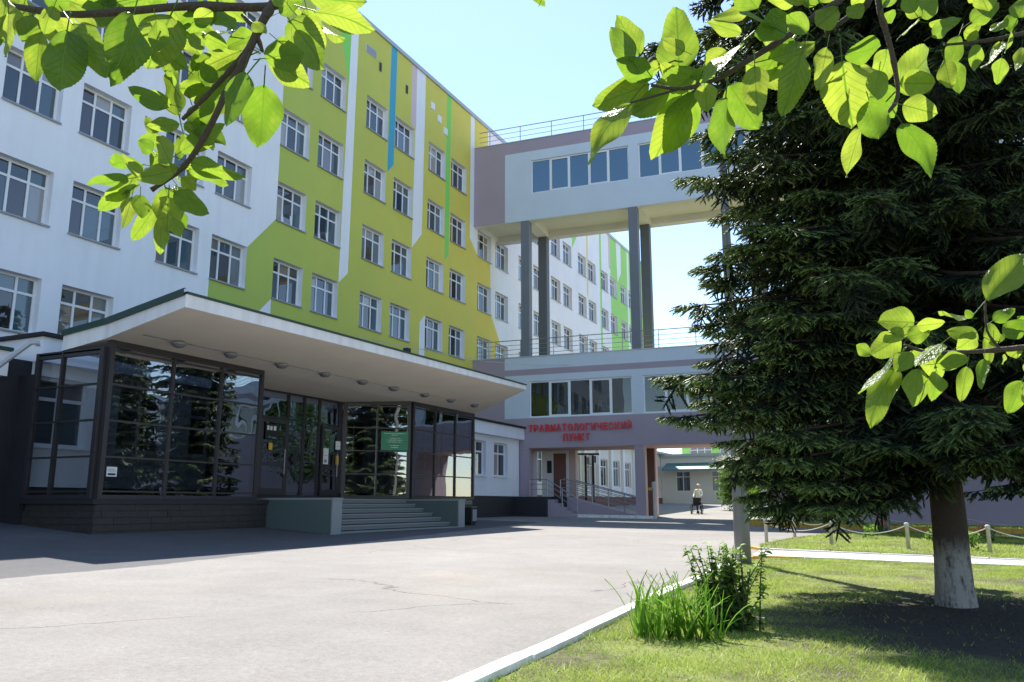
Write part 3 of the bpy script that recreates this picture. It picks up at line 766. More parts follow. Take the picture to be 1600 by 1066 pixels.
# landing, steps and ramp of the casualty entrance
ramp = thing('entrance_ramp', 'dark landing with steps and a wheelchair ramp under the walkway building', 'ramp', (FX, 41.68, 0), BANG)
mb = MB(); mb.box((.6, -.55, BZ - .3), (2.58, .02, .33)); mb.box((2.58, -.55, BZ - .3), (4.6, .6, .40)); mb.box((3.46, .6, BZ - .3), (5.4, 2.14, .41)); mb.build('landing', M['black_plinth'], ramp)
for k in range(5):
    mb = MB(); mb.box((4.61 + .33 * k, -.2, BZ - .3), (4.94 + .33 * k, .75, .25 - .2 * k)); mb.build('step', M['purple'], ramp)
mb = MB(); mb.prism([(4.62, BZ - .3), (4.62, .38), (5.4, .38), (9.38, BZ + .06), (9.38, BZ - .3)], 'y', .8, 2.1); mb.build('ramp_slab', M['purple'], ramp)
def railing(root, pts, h, posts_at, bars, r=.03, pr=.028):
    """top rail and bars along a polyline of (t, off, z); posts at given fractions"""
    P = [Vector(p) for p in pts]
    for k, f in enumerate(bars):
        b = MB(); b.tube([p + Vector((0, 0, h * f)) for p in P], r if k == 0 else r * .6, 6); b.build('rail', M['steel'], root)
    for p in posts_at:
        p = Vector(p); b = MB(); b.tube([p - Vector((0, 0, .03)), p + Vector((0, 0, h))], pr, 6); b.build('post', M['steel'], root)
rr = thing('ramp_railing', 'steel handrail with inclined bars along the near side of the ramp', 'railing', (FX, 41.68, 0), BANG)
def rampz(t): return .38 if t < 5.4 else .38 + (BZ + .06 - .38) * (t - 5.4) / 3.98
railing(rr, [(5.0, .85, .38), (5.4, .85, .38), (9.35, .85, BZ + .06)], .95, [(t, .85, rampz(t)) for t in (5.0, 5.9, 6.8, 7.7, 8.6, 9.3)], (1, .8, .55, .3))
rr2 = thing('ramp_railing', 'steel handrail along the far side of the ramp', 'railing', (FX, 41.68, 0), BANG)
railing(rr2, [(5.55, 2.05, .36), (9.35, 2.05, BZ + .06)], .95, [(t, 2.05, rampz(t)) for t in (5.55, 6.5, 7.4, 8.3, 9.25)], (1, .8, .55, .3))
rr3 = thing('stair_railing', 'steel handrail from the landing down the casualty entrance steps', 'railing', (FX, 41.68, 0), BANG)
railing(rr3, [(3.5, -.1, .41), (4.55, -.1, .41), (6.25, -.1, BZ + .05)], .92, [(3.55, -.1, .41), (4.55, -.1, .41), (5.4, -.1, -.15), (6.25, -.1, BZ + .05)], (1, .72, .42))
# whitewashed kerb and dark pavement at the foot of the bridge building
pk = kerb_run([(-12.2, 42.32), (-21.4, 41.62)], [M['kerb_white']], w=.2, h=.15, colour=['whitewashed kerb in front of the casualty entrance'])
pk2 = thing('bollard', 'short pale bollard by the passage pier', 'bollard', (-12.15, 42.5, gz(-12.15, 42.5)))
mb = MB(); mb.lathe([(.09, 0), (.09, 1.55), (.13, 1.56), (.13, 1.85), (.02, 1.9)], sides=10); mb.build('bollard_body', M['post'], pk2)
# guard rails on the roofs
for z, lab, ts in ((8.22, 'thin steel guard rail on the lower roof, running between the columns', None), (21.37, 'thin steel guard rail on the top roof of the walkway building', None)):
    rg = thing('roof_railing', lab, 'railing', (FX, 41.68, z), BANG)
    h = 1.0
    post = [.95 + 1.98 * k for k in range(22)]
    railing(rg, [(.25, .18, 0), (TE - .5, .18, 0)], h, [(t, .18, 0) for t in post], (1, .72, .46, .2) if z < 10 else (1, .68, .36, .08), r=.026, pr=.024)

# ------------------------------------------------------------------ red letter sign
sign = thing('letter_sign', 'two lines of raised red letters over the passage under the purple wall', 'sign', (FX, 41.68, 0), BANG)
def letters(word, t0, t1, z0, z1, zslope=0):
    n = len(word); w = (t1 - t0) / n
    for i, ch in enumerate(word):
        cu = bpy.data.curves.new('letter', 'FONT'); cu.body = ch; cu.extrude = .03; cu.offset = .028; cu.resolution_u = 3
        tmp = bpy.data.objects.new('tmp', cu); COL.objects.link(tmp)
        dg = bpy.context.evaluated_depsgraph_get(); dg.update()
        me = bpy.data.meshes.new_from_object(tmp.evaluated_get(dg)); bpy.data.objects.remove(tmp)
        me.name = 'letter'
        if not len(me.vertices): continue
        co = np.empty(len(me.vertices) * 3, np.float32); me.vertices.foreach_get('co', co); co = co.reshape(-1, 3)
        lo, hi = co.min(0), co.max(0)
        hz = (z1 - z0) * (1.22 if ch == 'Й' else 1.0)
        wid = w * (.8 if ch not in 'ГТ' else .72)
        X = (co[:, 0] - lo[0]) / (hi[0] - lo[0]) * wid + t0 + i * w + (w - wid) / 2
        Z = (co[:, 1] - lo[1]) / (hi[1] - lo[1]) * hz + z0
        Y = -.12 - co[:, 2]
        me.vertices.foreach_set('co', np.stack([X, Y, Z], 1).astype(np.float32).ravel())
        me.materials.clear(); me.materials.append(M['red']); me.flip_normals(); me.update()
        link('letter', me, sign)
letters('ТРАВМАТОЛОГИЧЕСКИЙ', 3.45, 9.35, 3.93, 4.32)
letters('ПУНКТ', 5.48, 7.05, 3.38, 3.78)

# ------------------------------------------------------------------ glazed entrance pavilion
PX = -16.6
pav = thing('entrance_pavilion', 'glazed dark framed entrance pavilion with a wide upswept white canopy and granite steps', 'entrance', (PX, 22, -.8))
O = Vector(pav.location)
ZT = [.29, 1.07, 1.9, 2.74, 3.54]
M['mirror_glass'] = glass_mat('mirror_tinted_glass', (.48, .50, .53), 3.3, wav=.008)
M['side_glass'] = glass_mat('clear_tinted_glass', (.90, .92, .94), 1.5)

def glazed(p, q, stops, z0, z1, zs, glass, post=.055, end=(.1, .1), skip=()):
    """a glazed screen from p to q (plan): posts at the stops (0..1), transoms at zs, one pane per cell"""
    p, q = Vector(p), Vector(q); L = (q - p).length; u = (q - p) / L; ang = math.atan2(u.y, u.x)
    fr = bpy.data.objects.new('glazing_frame', None)
    mb = MB()
    xs = [0] + [s * L for s in stops] + [L]
    for i, x in enumerate(xs):
        w = end[0] if i == 0 else end[1] if i == len(xs) - 1 else post
        a = x if i == 0 else x - w if i == len(xs) - 1 else x - w / 2
        mb.box((a, -.06, z0), (a + w, .06, z1))
    cells = []
    for i in range(len(xs) - 1):
        a = xs[i] + (end[0] if i == 0 else post / 2); b = xs[i + 1] - (end[1] if i == len(xs) - 2 else post / 2)
        zz = [z0] + [z for z in zs if z0 < z < z1] + [z1]
        for j, z in enumerate(zz):
            h = .16 if j == len(zz) - 1 else .09 if j == 0 else .04
            lo = z if j == 0 else z - h if j == len(zz) - 1 else z - h / 2
            mb.box((a, -.05, lo), (b, .05, lo + h))
        for j in range(len(zz) - 1):
            lo = zz[j] + (.09 if j == 0 else .02); hi = zz[j + 1] - (.16 if j == len(zz) - 2 else .02)
            if (i, j) not in skip: cells.append((a, b, lo, hi))
    o = mb.build('glazing_frame', M['black_frame'], pav)
    o.location = Vector((p.x, p.y, 0)) - O; o.rotation_euler = (0, 0, ang)
    for a, b, lo, hi in cells:
        g = MB(); g.box((a, -.008, lo), (b, .008, hi)); g.build('pane', glass, o)
    return o
glazed((PX, 13.0), (PX, 18.1), [.37, .69], .12, 3.78, ZT, M['mirror_glass'], end=(.12, .1))
glazed((-19.05, 12.96), (PX - .07, 12.96), [.4], .12, 3.6, ZT, M['side_glass'], end=(.1, .12))
glazed((PX - .07, 18.04), (-18.44, 18.04), [.5], .12, 3.75, ZT, M['mirror_glass'])
glazed((-18.5, 18.1), (-18.5, 24.3), [.3, .54, .67, .80], .2, 3.74, [2.76], M['mirror_glass'], end=(.1, .14))
glazed((-18.44, 24.36), (PX - .02, 26.02), [.5], .2, 3.76, ZT, M['mirror_glass'], end=(.14, .12))
glazed((PX, 26.08), (PX, 30.9), [.34, .67], .2, 3.76, ZT, M['mirror_glass'], end=(.1, .1))
glazed((PX - .07, 30.85), (-19.55, 30.85), [.5], .2, 3.7, ZT, M['mirror_glass'])
# doors in the recess
for y0, y1 in ((20.1, 21.35), (23.12, 24.1)):
    mb = MB()
    for a, b in (((-18.43, y0, .29), (-18.37, y0 + .1, 2.7)), ((-18.43, y1 - .1, .29), (-18.37, y1, 2.7)), ((-18.43, y0 + .1, 2.58), (-18.37, y1 - .1, 2.7)), ((-18.43, y0 + .1, .29), (-18.37, y1 - .1, .5)), ((-18.43, y0 + .1, 1.2), (-18.37, y1 - .1, 1.3))):
        mb.box(Vector(a) - O, Vector(b) - O)
    d = mb.build('door', M['black_frame'], pav)
    mb = MB(); mb.box(Vector((-18.41, y0 + .1, .5)) - O, Vector((-18.395, y1 - .1, 1.2)) - O); mb.box(Vector((-18.41, y0 + .1, 1.3)) - O, Vector((-18.395, y1 - .1, 2.58)) - O); mb.build('door_pane', M['mirror_glass'], d)
    mb = MB(); mb.tube([Vector((-18.31, y1 - .17, .95)) - O, Vector((-18.31, y1 - .17, 1.75)) - O], .018, 8); mb.build('handle', M['steel'], d)
# floor, dark corner panel, plinth core
mb = MB(); mb.box(Vector((PX + .0, 13.05, .0)) - O, Vector((-19.55, 18.1, .11)) - O); mb.box(Vector((-18.3, 18.1, .0)) - O, Vector((-19.55, 30.85, .16)) - O); mb.box(Vector((PX, 26.1, 0)) - O, Vector((-18.3, 30.85, .16)) - O)
mb.build('floor', M['floor_in'], pav)
mb = MB(); mb.box(Vector((-19.06, 12.9, -1)) - O, Vector((-19.9, 13.02, 3.1)) - O); mb.build('corner_panel', M['black_plinth'], pav)
mb = MB(); mb.box(Vector((PX - .04, 13.04, -1.2)) - O, Vector((-19.5, 18.55, -.02)) - O); mb.box(Vector((PX - .04, 26.02, -1.2)) - O, Vector((-19.5, 30.85, -.02)) - O)
mb.build('plinth_core', M['roof_dark'], pav)
# plinth faced with stones
def stones(p, u, n, L, z0f, z1, hs=.152, wd=.58, mt=M['plinth']):
    p, u, n = Vector(p), Vector(u), Vector(n)
    row = 0; z = z1
    while z > z0f + .02:
        x = -rnd.uniform(.1, .5) if row % 2 else 0.0
        while x < L:
            w = wd * rnd.uniform(.8, 1.2); a, b = max(0, x), min(L, x + w); 
            if b - a > .08:
                pr = .05 + rnd.uniform(-.006, .008)
                g = .003
                c = [p + u * (a + g) + n * 0, p + u * (b - g)]
                mb = MB()
                lo, hi = max(z - hs, z0f) + g, z - g
                if hi - lo < .02: break
                q = [c[0], c[1], c[1] + n * pr, c[0] + n * pr]
                mb.v = [(t.x, t.y, lo) for t in q] + [(t.x, t.y, hi) for t in q]
                mb.v = [tuple(Vector(v) - O) for v in mb.v]
                mb.f = [(3, 2, 1, 0), (4, 5, 6, 7), (0, 1, 5, 4), (1, 2, 6, 5), (2, 3, 7, 6), (3, 0, 4, 7)]; mb.m = [0] * 6
                mb.build('stone', mt, pav, bevel=.003)
            x += w
        z -= hs; row += 1
stones((PX - .04, 13.0), (0, 1), (1, 0), 5.55, -1.0, .0)
stones((PX + .0, 13.04), (-1, 0), (0, -1), 2.45, -1.0, .0)
stones((PX - .04, 27.75), (0, 1), (1, 0), 3.1, -1.0, .0)
mb = MB(); mb.box(Vector((PX + .06, 12.9, .005)) - O, Vector((-19.05, 13.04, .115)) - O); mb.box(Vector((PX - .1, 13.04, .005)) - O, Vector((PX + .06, 18.56, .115)) - O); mb.build('plinth_ledge', M['black_plinth'], pav)
# canopy
TOPZ = {'FL': 4.29, 'ML': 4.12, 'BL': 4.0, 'BR': 4.15, 'MR': 4.2, 'FR': 4.54}
BOTZ = {'FL': 4.01, 'ML': 3.76, 'BL': 3.62, 'BR': 3.62, 'MR': 3.76, 'FR': 4.37}
XY = {'FL': (-13.3, 12.1), 'ML': (-16.62, 12.86), 'BL': (-18.2, 12.95), 'BR': (-19.28, 31.0), 'MR': (-16.62, 30.98), 'FR': (-13.3, 29.05)}
def canopy_parts():
    n = 12
    def row(l, r, Z):
        a, b = Vector((*XY[l], Z[l])), Vector((*XY[r], Z[r]))
        return [a.lerp(b, i / n) - O for i in range(n + 1)]
    bot = [row('FL', 'FR', BOTZ), row('ML', 'MR', BOTZ), row('BL', 'BR', BOTZ)]
    top = [row('FL', 'FR', TOPZ), row('ML', 'MR', TOPZ), row('BL', 'BR', TOPZ)]
    mb = MB()
    for j in range(2):
        for i in range(n):
            mb.face([bot[j][i], bot[j][i + 1], bot[j + 1][i + 1], bot[j + 1][i]], 0)
            mb.face([top[j][i], top[j + 1][i], top[j + 1][i + 1], top[j][i + 1]], 1)
    for i in range(n):
        mb.face([bot[0][i], top[0][i], top[0][i + 1], bot[0][i + 1]], 1)
        mb.face([bot[2][i], bot[2][i + 1], top[2][i + 1], top[2][i]], 1)
    for j in range(2):
        mb.face([bot[j][0], bot[j + 1][0], top[j + 1][0], top[j][0]], 1)
        mb.face([bot[j][n], top[j][n], top[j + 1][n], bot[j + 1][n]], 1)
    c = mb.build('canopy', [M['soffit'], M['fascia']], pav)
    up = Vector((0, 0, .006)); th = Vector((0, 0, .045))
    rb = MB()
    for j in range(2):
        for i in range(n):
            rb.face([top[j][i] + up + th, top[j + 1][i] + up + th, top[j + 1][i + 1] + up + th, top[j][i + 1] + up + th])
    edge = [top[0][i] for i in range(n + 1)]
    ov = Vector((.035, 0, 0))
    for i in range(n):
        a, b = edge[i] + ov, edge[i + 1] + ov
        rb.face([a + up, b + up, b + up + th, a + up + th]); rb.face([edge[i] + up, edge[i + 1] + up, b + up, a + up]); rb.face([a + up + th, b + up + th, edge[i + 1] + up + th, edge[i] + up + th])
    side = [top[0][0], top[1][0], top[2][0]]
    ov = Vector((0, -.06, 0)); t2 = Vector((0, 0, .12)); dn = Vector((0, 0, -.02))
    for i in range(2):
        a, b = side[i] + ov, side[i + 1] + ov
        rb.face([b + dn, a + dn, a + t2, b + t2]); rb.face([a + dn, b + dn, side[i + 1] + dn, side[i] + dn]); rb.face([a + t2, side[i] + t2, side[i + 1] + t2, b + t2])
    rb.build('roof_sheet', M['roof_green'], c)
canopy_parts()
# steps, parapets and landing
g = -.905
for k in range(7):
    x0 = -14.3 - .358 * k; z1 = g + (k + 1) * (1.075 / 7)
    mb = MB(); mb.box(Vector((x0 - (.45 if k < 6 else 2.2), 18.995, z1 - .13)) - O, Vector((x0, 25.6, z1 - .035)) - O); mb.box(Vector((x0 - (.45 if k < 6 else 2.2), 18.995, z1 - .034)) - O, Vector((x0 + .025, 25.6, z1)) - O, 1)
    mb.build('step', [M['step'], M['granite_light']], pav)
mb = MB(); mb.box(Vector((-14.75, 19.0, -1.3)) - O, Vector((-18.4, 25.59, -.78)) - O); mb.box(Vector((-16.4, 19.0, -.8)) - O, Vector((-18.4, 25.59, .02)) - O); mb.build('step_core', M['roof_dark'], pav)
for y0, y1 in ((18.57, 18.99), (25.605, 26.03)):
    mb = MB(); mb.box(Vector((-14.345, y0, -1.3)) - O, Vector((-18.45, y1, .12)) - O); w = mb.build('parapet', M['granite'], pav)
    mb = MB(); mb.box(Vector((-14.28, y0 - .02, .122)) - O, Vector((-18.43, y1 + .02, .175)) - O); mb.build('coping', M['granite_light'], w)
    mb = MB(); mb.box(Vector((-14.3, y0, -1.2)) - O, Vector((-14.342, y1, .118)) - O); mb.build('end_slab', M['granite_light'], w)
mb = MB(); mb.box(Vector((-15.3, 26.04, -1.3)) - O, Vector((-16.58, 27.7, .13)) - O); mb.box(Vector((-15.26, 26.04, .133)) - O, Vector((-16.6, 27.74, .18)) - O, 1); mb.build('side_pedestal', [M['plinth'], M['granite']], pav)

# canopy lights
def soffz(x): return 3.76 + (x + 16.62) / 3.32 * .27
LY = [14.13, 15.85, 17.78, 19.7, 21.6, 23.4, 25.4, 27.3, 29.2]
ordn = ['first', 'second', 'third', 'fourth', 'middle', 'sixth', 'seventh', 'eighth', 'last']
proto = None
lamp_me = MB().lathe([(.05, .03), (.05, -.03), (.16, -.035), (.18, -.06), (.18, -.10), (.15, -.105)], sides=18).mesh('lamp_body', M['sill'], True)
dome_me = MB().lathe([(.148, -.104), (.13, -.145), (.07, -.165), (.01, -.17)], sides=18).mesh('lamp_glass', M['column'], True)
for i, y in enumerate(LY):
    z = soffz(-15.65) + (y - 12) * .0085 - .0
    t = thing('canopy_light', f'{ordn[i]} of the nine round lights under the canopy, counted from the left', 'light', (-15.65, y, z), 0, 'round lights under the entrance canopy')
    link('lamp_body', lamp_me, t); link('lamp_glass', dome_me, t)
cb = MB(); cb.tube([(-15.65, 13.1, soffz(-15.65) - .035), (-15.65, 29.4, soffz(-15.65) + .105)], .014, 5)
tag(cb.build('lighting_cable', M['sill']), 'thin dark cable joining the round lights under the canopy', 'cable')

# notices and signs on the glass
def sheet(name, lab, cat, y0, z0, w, h, mt, x=-18.42, marks=(), p=None, ang=0):
    root = thing(name, lab, cat, (x, y0, z0) if p is None else p, ang)
    b = MB(); b.box((0, 0, 0), (.012, w, h)); b.build('sheet', mt, root)
    for (a, c, ww, hh, m2) in marks:
        b = MB(); b.box((.0125, a, c), (.016, a + ww, c + hh)); b.build('print', m2, root)
    return root
sheet('notice', 'small white notice at the left corner of the glazed block', 'notice', 13.17, .62, .27, .22, M['paper'], x=PX + .065, marks=((.03, .03, .2, .045, M['hair']), (.03, .12, .2, .012, M['sill']), (.03, .16, .16, .012, M['sill'])))
sheet('notice', 'tall white notice on the entrance door', 'notice', 23.2, 1.36, .27, .55, M['paper'], x=-18.36, marks=((.05, .06, .14, .1, M['sill']), (.05, .3, .17, .015, M['sill'])))
sheet('notice', 'white square notice high beside the right entrance door', 'notice', 23.86, 1.9, .27, .3, M['paper'], x=-18.36, marks=((.05, .1, .16, .012, M['sill']),))
sheet('sticker', 'round yellow sticker on the right entrance door', 'sticker', 23.9, 1.38, .16, .3, M['yellow'], x=-18.36)
sheet('sticker', 'yellow sticker on the left entrance door', 'sticker', 20.45, 1.7, .17, .22, M['yellow'], x=-18.36)
sheet('sticker', 'dark sticker with pale lettering marks above the yellow sticker on the left door', 'sticker', 20.28, 2.02, .62, .5, M['black'], x=-18.365, marks=((.06, .3, .1, .14, M['paper']), (.2, .3, .1, .13, M['paper']), (.36, .3, .12, .14, M['paper']), (.12, .06, .14, .05, M['sign_green']), (.3, .04, .2, .05, M['teal_roof'])))
cr = thing('cross_sticker', 'dark green cross on the glass of the recessed entrance', 'sticker', (-18.43, 21.62, 1.28))
b = MB(); b.box((0, .12, 0), (.01, .26, .38)); b.box((.0, 0, .125), (.0101, .119, .255)); b.box((.0, .261, .125), (.0101, .38, .255)); b.build('cross', M['black_plinth'], cr)
def text_mat():
    m = mat('board_print', (.8, .8, .78), .6); N, L = m.node_tree.nodes, m.node_tree.links
    tc = N.new('ShaderNodeTexCoord'); nz = N.new('ShaderNodeTexNoise'); nz.inputs['Scale'].default_value = 38; nz.inputs['Detail'].default_value = 1
    rp = N.new('ShaderNodeValToRGB'); rp.color_ramp.elements[0].position = .44; rp.color_ramp.elements[0].color = (.03, .26, .14, 1); rp.color_ramp.elements[1].position = .5; rp.color_ramp.elements[1].color = (.75, .78, .75, 1)
    L.new(tc.outputs['Object'], nz.inputs['Vector']); L.new(nz.outputs[0], rp.inputs[0]); L.new(rp.outputs[0], N['Principled BSDF'].inputs['Base Color']); return m
M['sign_text'] = text_mat()
# green name board on the angled glass
a0, a1 = Vector((-18.44, 24.36)), Vector((PX - .02, 26.02)); au = (a1 - a0).normalized(); an = Vector((au.y, -au.x))
pos = a0 + au * 1.38 + an * .09
gs = thing('name_board', 'green board with white text lines fixed to the glass beside the steps', 'sign', (pos.x, pos.y, 1.93), math.atan2(au.y, au.x))
b = MB(); b.box((0, -.02, 0), (.98, .0, .68)); b.build('board', M['sign_green'], gs)
for z, w in ((.6, .8), (.54, .26), (.43, .44), (.36, .62), (.29, .5), (.16, .3), (.09, .26)):
    b = MB(); b.box((.49 - w / 2, -.0235, z), (.49 + w / 2, -.0205, z + .022)); b.build('text_line', M['sign_text'], gs)
# bin, downpipe, roof vent, cable
bn = thing('litter_bin', 'small dark litter bin with a pale panel beside the right end of the steps', 'bin', (-14.75, 27.2, gz(-14.75, 27.2)))
b = MB(); b.box((-.2, -.2, .08), (.2, .2, .62)); b.build('bin_body', M['black_plinth'], bn, bevel=.02)
b = MB(); b.box((.201, -.13, .14), (.215, .17, .55)); b.build('bin_panel', M['sill'], bn)
b = MB(); b.box((-.16, -.16, 0), (.16, .16, .078)); b.build('bin_foot', M['black'], bn)
b = MB(); b.box((-.21, -.21, .625), (.21, .21, .66)); b.build('bin_lid', M['granite'], bn)
dp = MB(); dp.tube([at(59, 541, 18.7), at(60, 535, 18.7), at(48, 536, 18.65), at(30, 549, 18.6), at(0, 571, 18.5), at(-40, 600, 18.4), at(-42, 800, 18.3)], .055, 10)
tag(dp.build('downpipe', M['cornice'], None, True), 'grey rain downpipe bending away at the left end of the entrance canopy', 'pipe')
rv = thing('roof_vent', 'short dark green vent on the roof sheet at the left of the canopy', 'vent', (-18.4, 15.35, 4.0))
b = MB(); b.lathe([(.06, 0), (.06, .62), (.02, .63)], sides=8); b.build('vent_pipe', M['roof_green'], rv)
b = MB(); b.box((-.14, -.14, .64), (.14, .14, .7)); b.box((-.1, -.1, .5), (.1, .1, .55)); b.box((-.12, -.12, .77), (.12, .12, .81)); b.box((-.03, -.03, .7), (.03, .03, .77)); b.build('vent_cap', M['roof_green'], rv)
cbl = MB(); P_, Q_ = Vector((-19.0, 20.5, 5.0)), Vector((-20.3, 44, 7.9))
cbl.tube([at(560, 527, 33), at(610, 537, 36), at(690, 552, 40), at(760, 565, 44), at(840, 571, 45.5), at(1000, 569, 46.5)], .014, 5)
tag(cbl.build('overhead_wire', M['post']), 'thin pale wire sagging from above the canopy to the walkway building', 'wire')
sl = thing('spotlight', 'small black spotlight on the canopy roof edge', 'light', (-13.75, 21.2, 4.52))
b = MB(); b.box((-.07, -.1, .05), (.09, .1, .2)); b.tube([(0, 0, -.06), (0, 0, .06)], .02, 6); b.build('spot_body', M['black'], sl)

# ------------------------------------------------------------------ yard beyond the passage
yd = thing('clinic_building', 'low white clinic wing with paired windows seen through the passage', 'building', (-20.8, 66, gz(-20.8, 66)))
Y0 = Vector(yd.location); YB = Y0.z
yw = [46.9 + 2.9 * k for k in range(12)]
yh = [(y, y + 1.75, YB + 1.35, YB + 3.35) for y in yw]
wall('wall', [46.2, 82], [YB - .3, YB + .6, YB + 4.5], yh, lambda a, b: 1 if b < YB + .6 else 0, lambda a, b, d: Vector((-20.8 - d, a, b)) - Y0, [M['cream'], M['brown']], yd, rev=.2)
fr3, pn3 = window_kit(1.75, 2.0, (.33, .67), 1.45, fw=.07, bar=.08); f3 = fr3.mesh('window', M['frame']); p3 = pane_mesh(pn3, M['pane'])
for y in yw:
    o = link('window', f3, yd, Vector((-20.98, y, YB + 1.35)) - Y0); link('pane', p3, o)
    b = MB(); b.box(Vector((-20.79, y + 2.1, YB + .6)) - Y0, Vector((-20.6, y + 2.5, YB + 4.3)) - Y0); b.build('pilaster', M['white'], yd)
mb = MB(); mb.box(Vector((-20.3, 46.2, YB + 4.505)) - Y0, Vector((-22.4, 82, YB + 4.7)) - Y0); mb.build('roof', M['cornice'], yd)
for y in (51.6, 56.2):
    ac = thing('air_conditioner', 'white air conditioner box with a dark grille, ' + ('nearer the passage' if y < 53 else 'farther along') + ' on the clinic wall', 'air conditioner', (-20.78, y, YB + 2.9), 0, 'air conditioners on the clinic wall')
    b = MB(); b.box((0, 0, 0), (.3, .85, .62)); b.build('casing', M['alu'], ac); b = MB(); b.box((.301, .12, .06), (.315, .62, .56)); b.build('grille', M['black'], ac)
wc = thing('white_clinic_wing', 'white flat roofed wing with a teal canopy at the end of the yard', 'building', (-11, 75, gz(-11, 75)))
Z0 = wc.location.z
wh = [(x, x + 1.3, 1.2, 3.0) for x in (-8.4, -5.2, -2.6, 2.2, 5.4)]
wall('wall', [-9.7, 9], [-.3, 4.3], wh, lambda a, b: 0, lambda a, b, d: (a, d, b), [M['cream']], wc, rev=.18)
fr4, pn4 = window_kit(1.3, 1.8, (.5,), 1.3); f4 = fr4.mesh('window', M['frame']); p4 = pane_mesh(pn4, M['pane'])
for (x, _, z, _) in wh:
    o = link('window', f4, wc); o.matrix_local = Matrix(((0, 1, 0, x), (-1, 0, 0, .16), (0, 0, 1, z), (0, 0, 0, 1))); link('pane', p4, o)
mb = MB(); mb.box((-9.7, -.4, 4.305), (9.2, 6, 4.55)); mb.build('roof', M['cornice'], wc)
mb = MB(); mb.prism([(-1.9, 3.0), (-1.9, 3.12), (0, 3.75), (0, 3.6)], 'x', -9.2, 0.0); mb.build('entrance_canopy', M['teal_roof'], wc)
fb = thing('green_white_block', 'distant light green and white block with wide windows behind the yard', 'building', (-8, 100, gz(-8, 100)))
fh = [(x, x + 2.6, z, z + 1.7) for x in [-16 + 3.6 * k for k in range(9)] for z in (2.0, 5.4, 8.6)]
wall('wall', [-17, 17, -5], [-.5, 1.0, 12.5], fh, lambda a, b: 0, lambda a, b, d: (a, d, b), [M['far_green'], M['white']], fb, rev=.2, rmat=1)
fr5, pn5 = window_kit(2.6, 1.7, (.33, .67), 1.1); f5 = fr5.mesh('window', M['frame']); p5 = pane_mesh(pn5, M['pane'])
for (x, _, z, _) in fh:
    o = link('window', f5, fb); o.matrix_local = Matrix(((0, 1, 0, x), (-1, 0, 0, .16), (0, 0, 1, z), (0, 0, 0, 1))); link('pane', p5, o)
mb = MB(); mb.box((-17.2, -.2, 12.505), (17.2, 10, 12.8)); mb.build('roof', M['cornice'], fb)

sp_ = thing('shelter', 'thin black post and beam shelter frame behind the ramp railings', 'shelter', (-19.2, 47.6, gz(-19.2, 47.6)))
for k, (u, v) in enumerate(((916, 773), (927.5, 773))):
    q = at(u, v, 52) ; b = MB(); b.box((q.x + 19.2 - .06, q.y - 47.6 - .06, -.1), (q.x + 19.2 + .06, q.y - 47.6 + .06, 3.55)); b.build('post', M['black'], sp_)
q0, q1 = at(870, 706, 52), at(936, 706, 52); b = MB(); b.tube([Vector((q0.x + 19.2, q0.y - 47.6, 3.6)), Vector((q1.x + 19.2, q1.y - 47.6, 3.6))], .07, 6); b.build('beam', M['black'], sp_)

# ------------------------------------------------------------------ lamp pole
px, py = -2.60, 14.15
lp = thing('street_lamp', 'tall tapering grey lamp pole by the path corner, half hidden by the spruce', 'street lamp', (px, py, gz(px, py)))
b = MB(); b.lathe([(.135, -.05), (.128, .6), (.118, 1.6), (.095, 3.5), (.07, 6.2), (.055, 8.3)], sides=16); b.build('pole', M['pole'], lp, True)
b = MB(); b.tube([(0, 0, 8.2), (-.05, -.02, 8.45), (-.6, -.28, 8.9), (-1.0, -.45, 9.0)], .035, 8); b.build('arm', M['pole'], lp, True)
b = MB(); b.lathe([(.05, .1), (.17, .04), (.2, -.02), (.1, -.06)], c=(-1.15, -.52, 8.98), sides=12); b.build('lamp_head', M['alu'], lp, True)
b = MB(); b.box((-.05, -.138, 1.0), (.05, -.12, 1.35)); b.build('hatch', M['pole'], lp)

# ------------------------------------------------------------------ chain fence
posts = [(-3.35, 21.41), (-3.08, 24.58), (-2.3, 27.9), (-1.2, 30.6), (1.4, 31.0), (4.2, 31.4)]
front = [(-3.35, 21.41), (-1.8, 20.73), (-.21, 20.54), (1.32, 20.18), (3.0, 19.9), (4.8, 19.7)]
post_me = MB().lathe([(.042, -.1), (.04, .5), (.05, .51), (.05, .55), (.025, .57)], sides=10).mesh('post', M['post'], True)
fence = thing('chain_fence', 'low fence of pale posts joined by a sagging chain around the far lawn', 'fence', (-3.35, 21.41, gz(-3.35, 21.41)))
FO = Vector(fence.location)
allp = []
for q in posts + front[1:]:
    link('post', post_me, fence, Vector((*q, gz(*q) + .05)) - FO)
def chain(p, q):
    a, b = Vector((*p, gz(*p) + .56)), Vector((*q, gz(*q) + .56)); n = 14
    pts = [a.lerp(b, i / n) - Vector((0, 0, .2 * (1 - (2 * i / n - 1) ** 2))) - FO for i in range(n + 1)]
    mb = MB(); mb.tube(pts, .011, 5); mb.build('chain', M['chain'], fence)
for seq in (posts, front):
    for p, q in zip(seq[:-1], seq[1:]): chain(p, q)

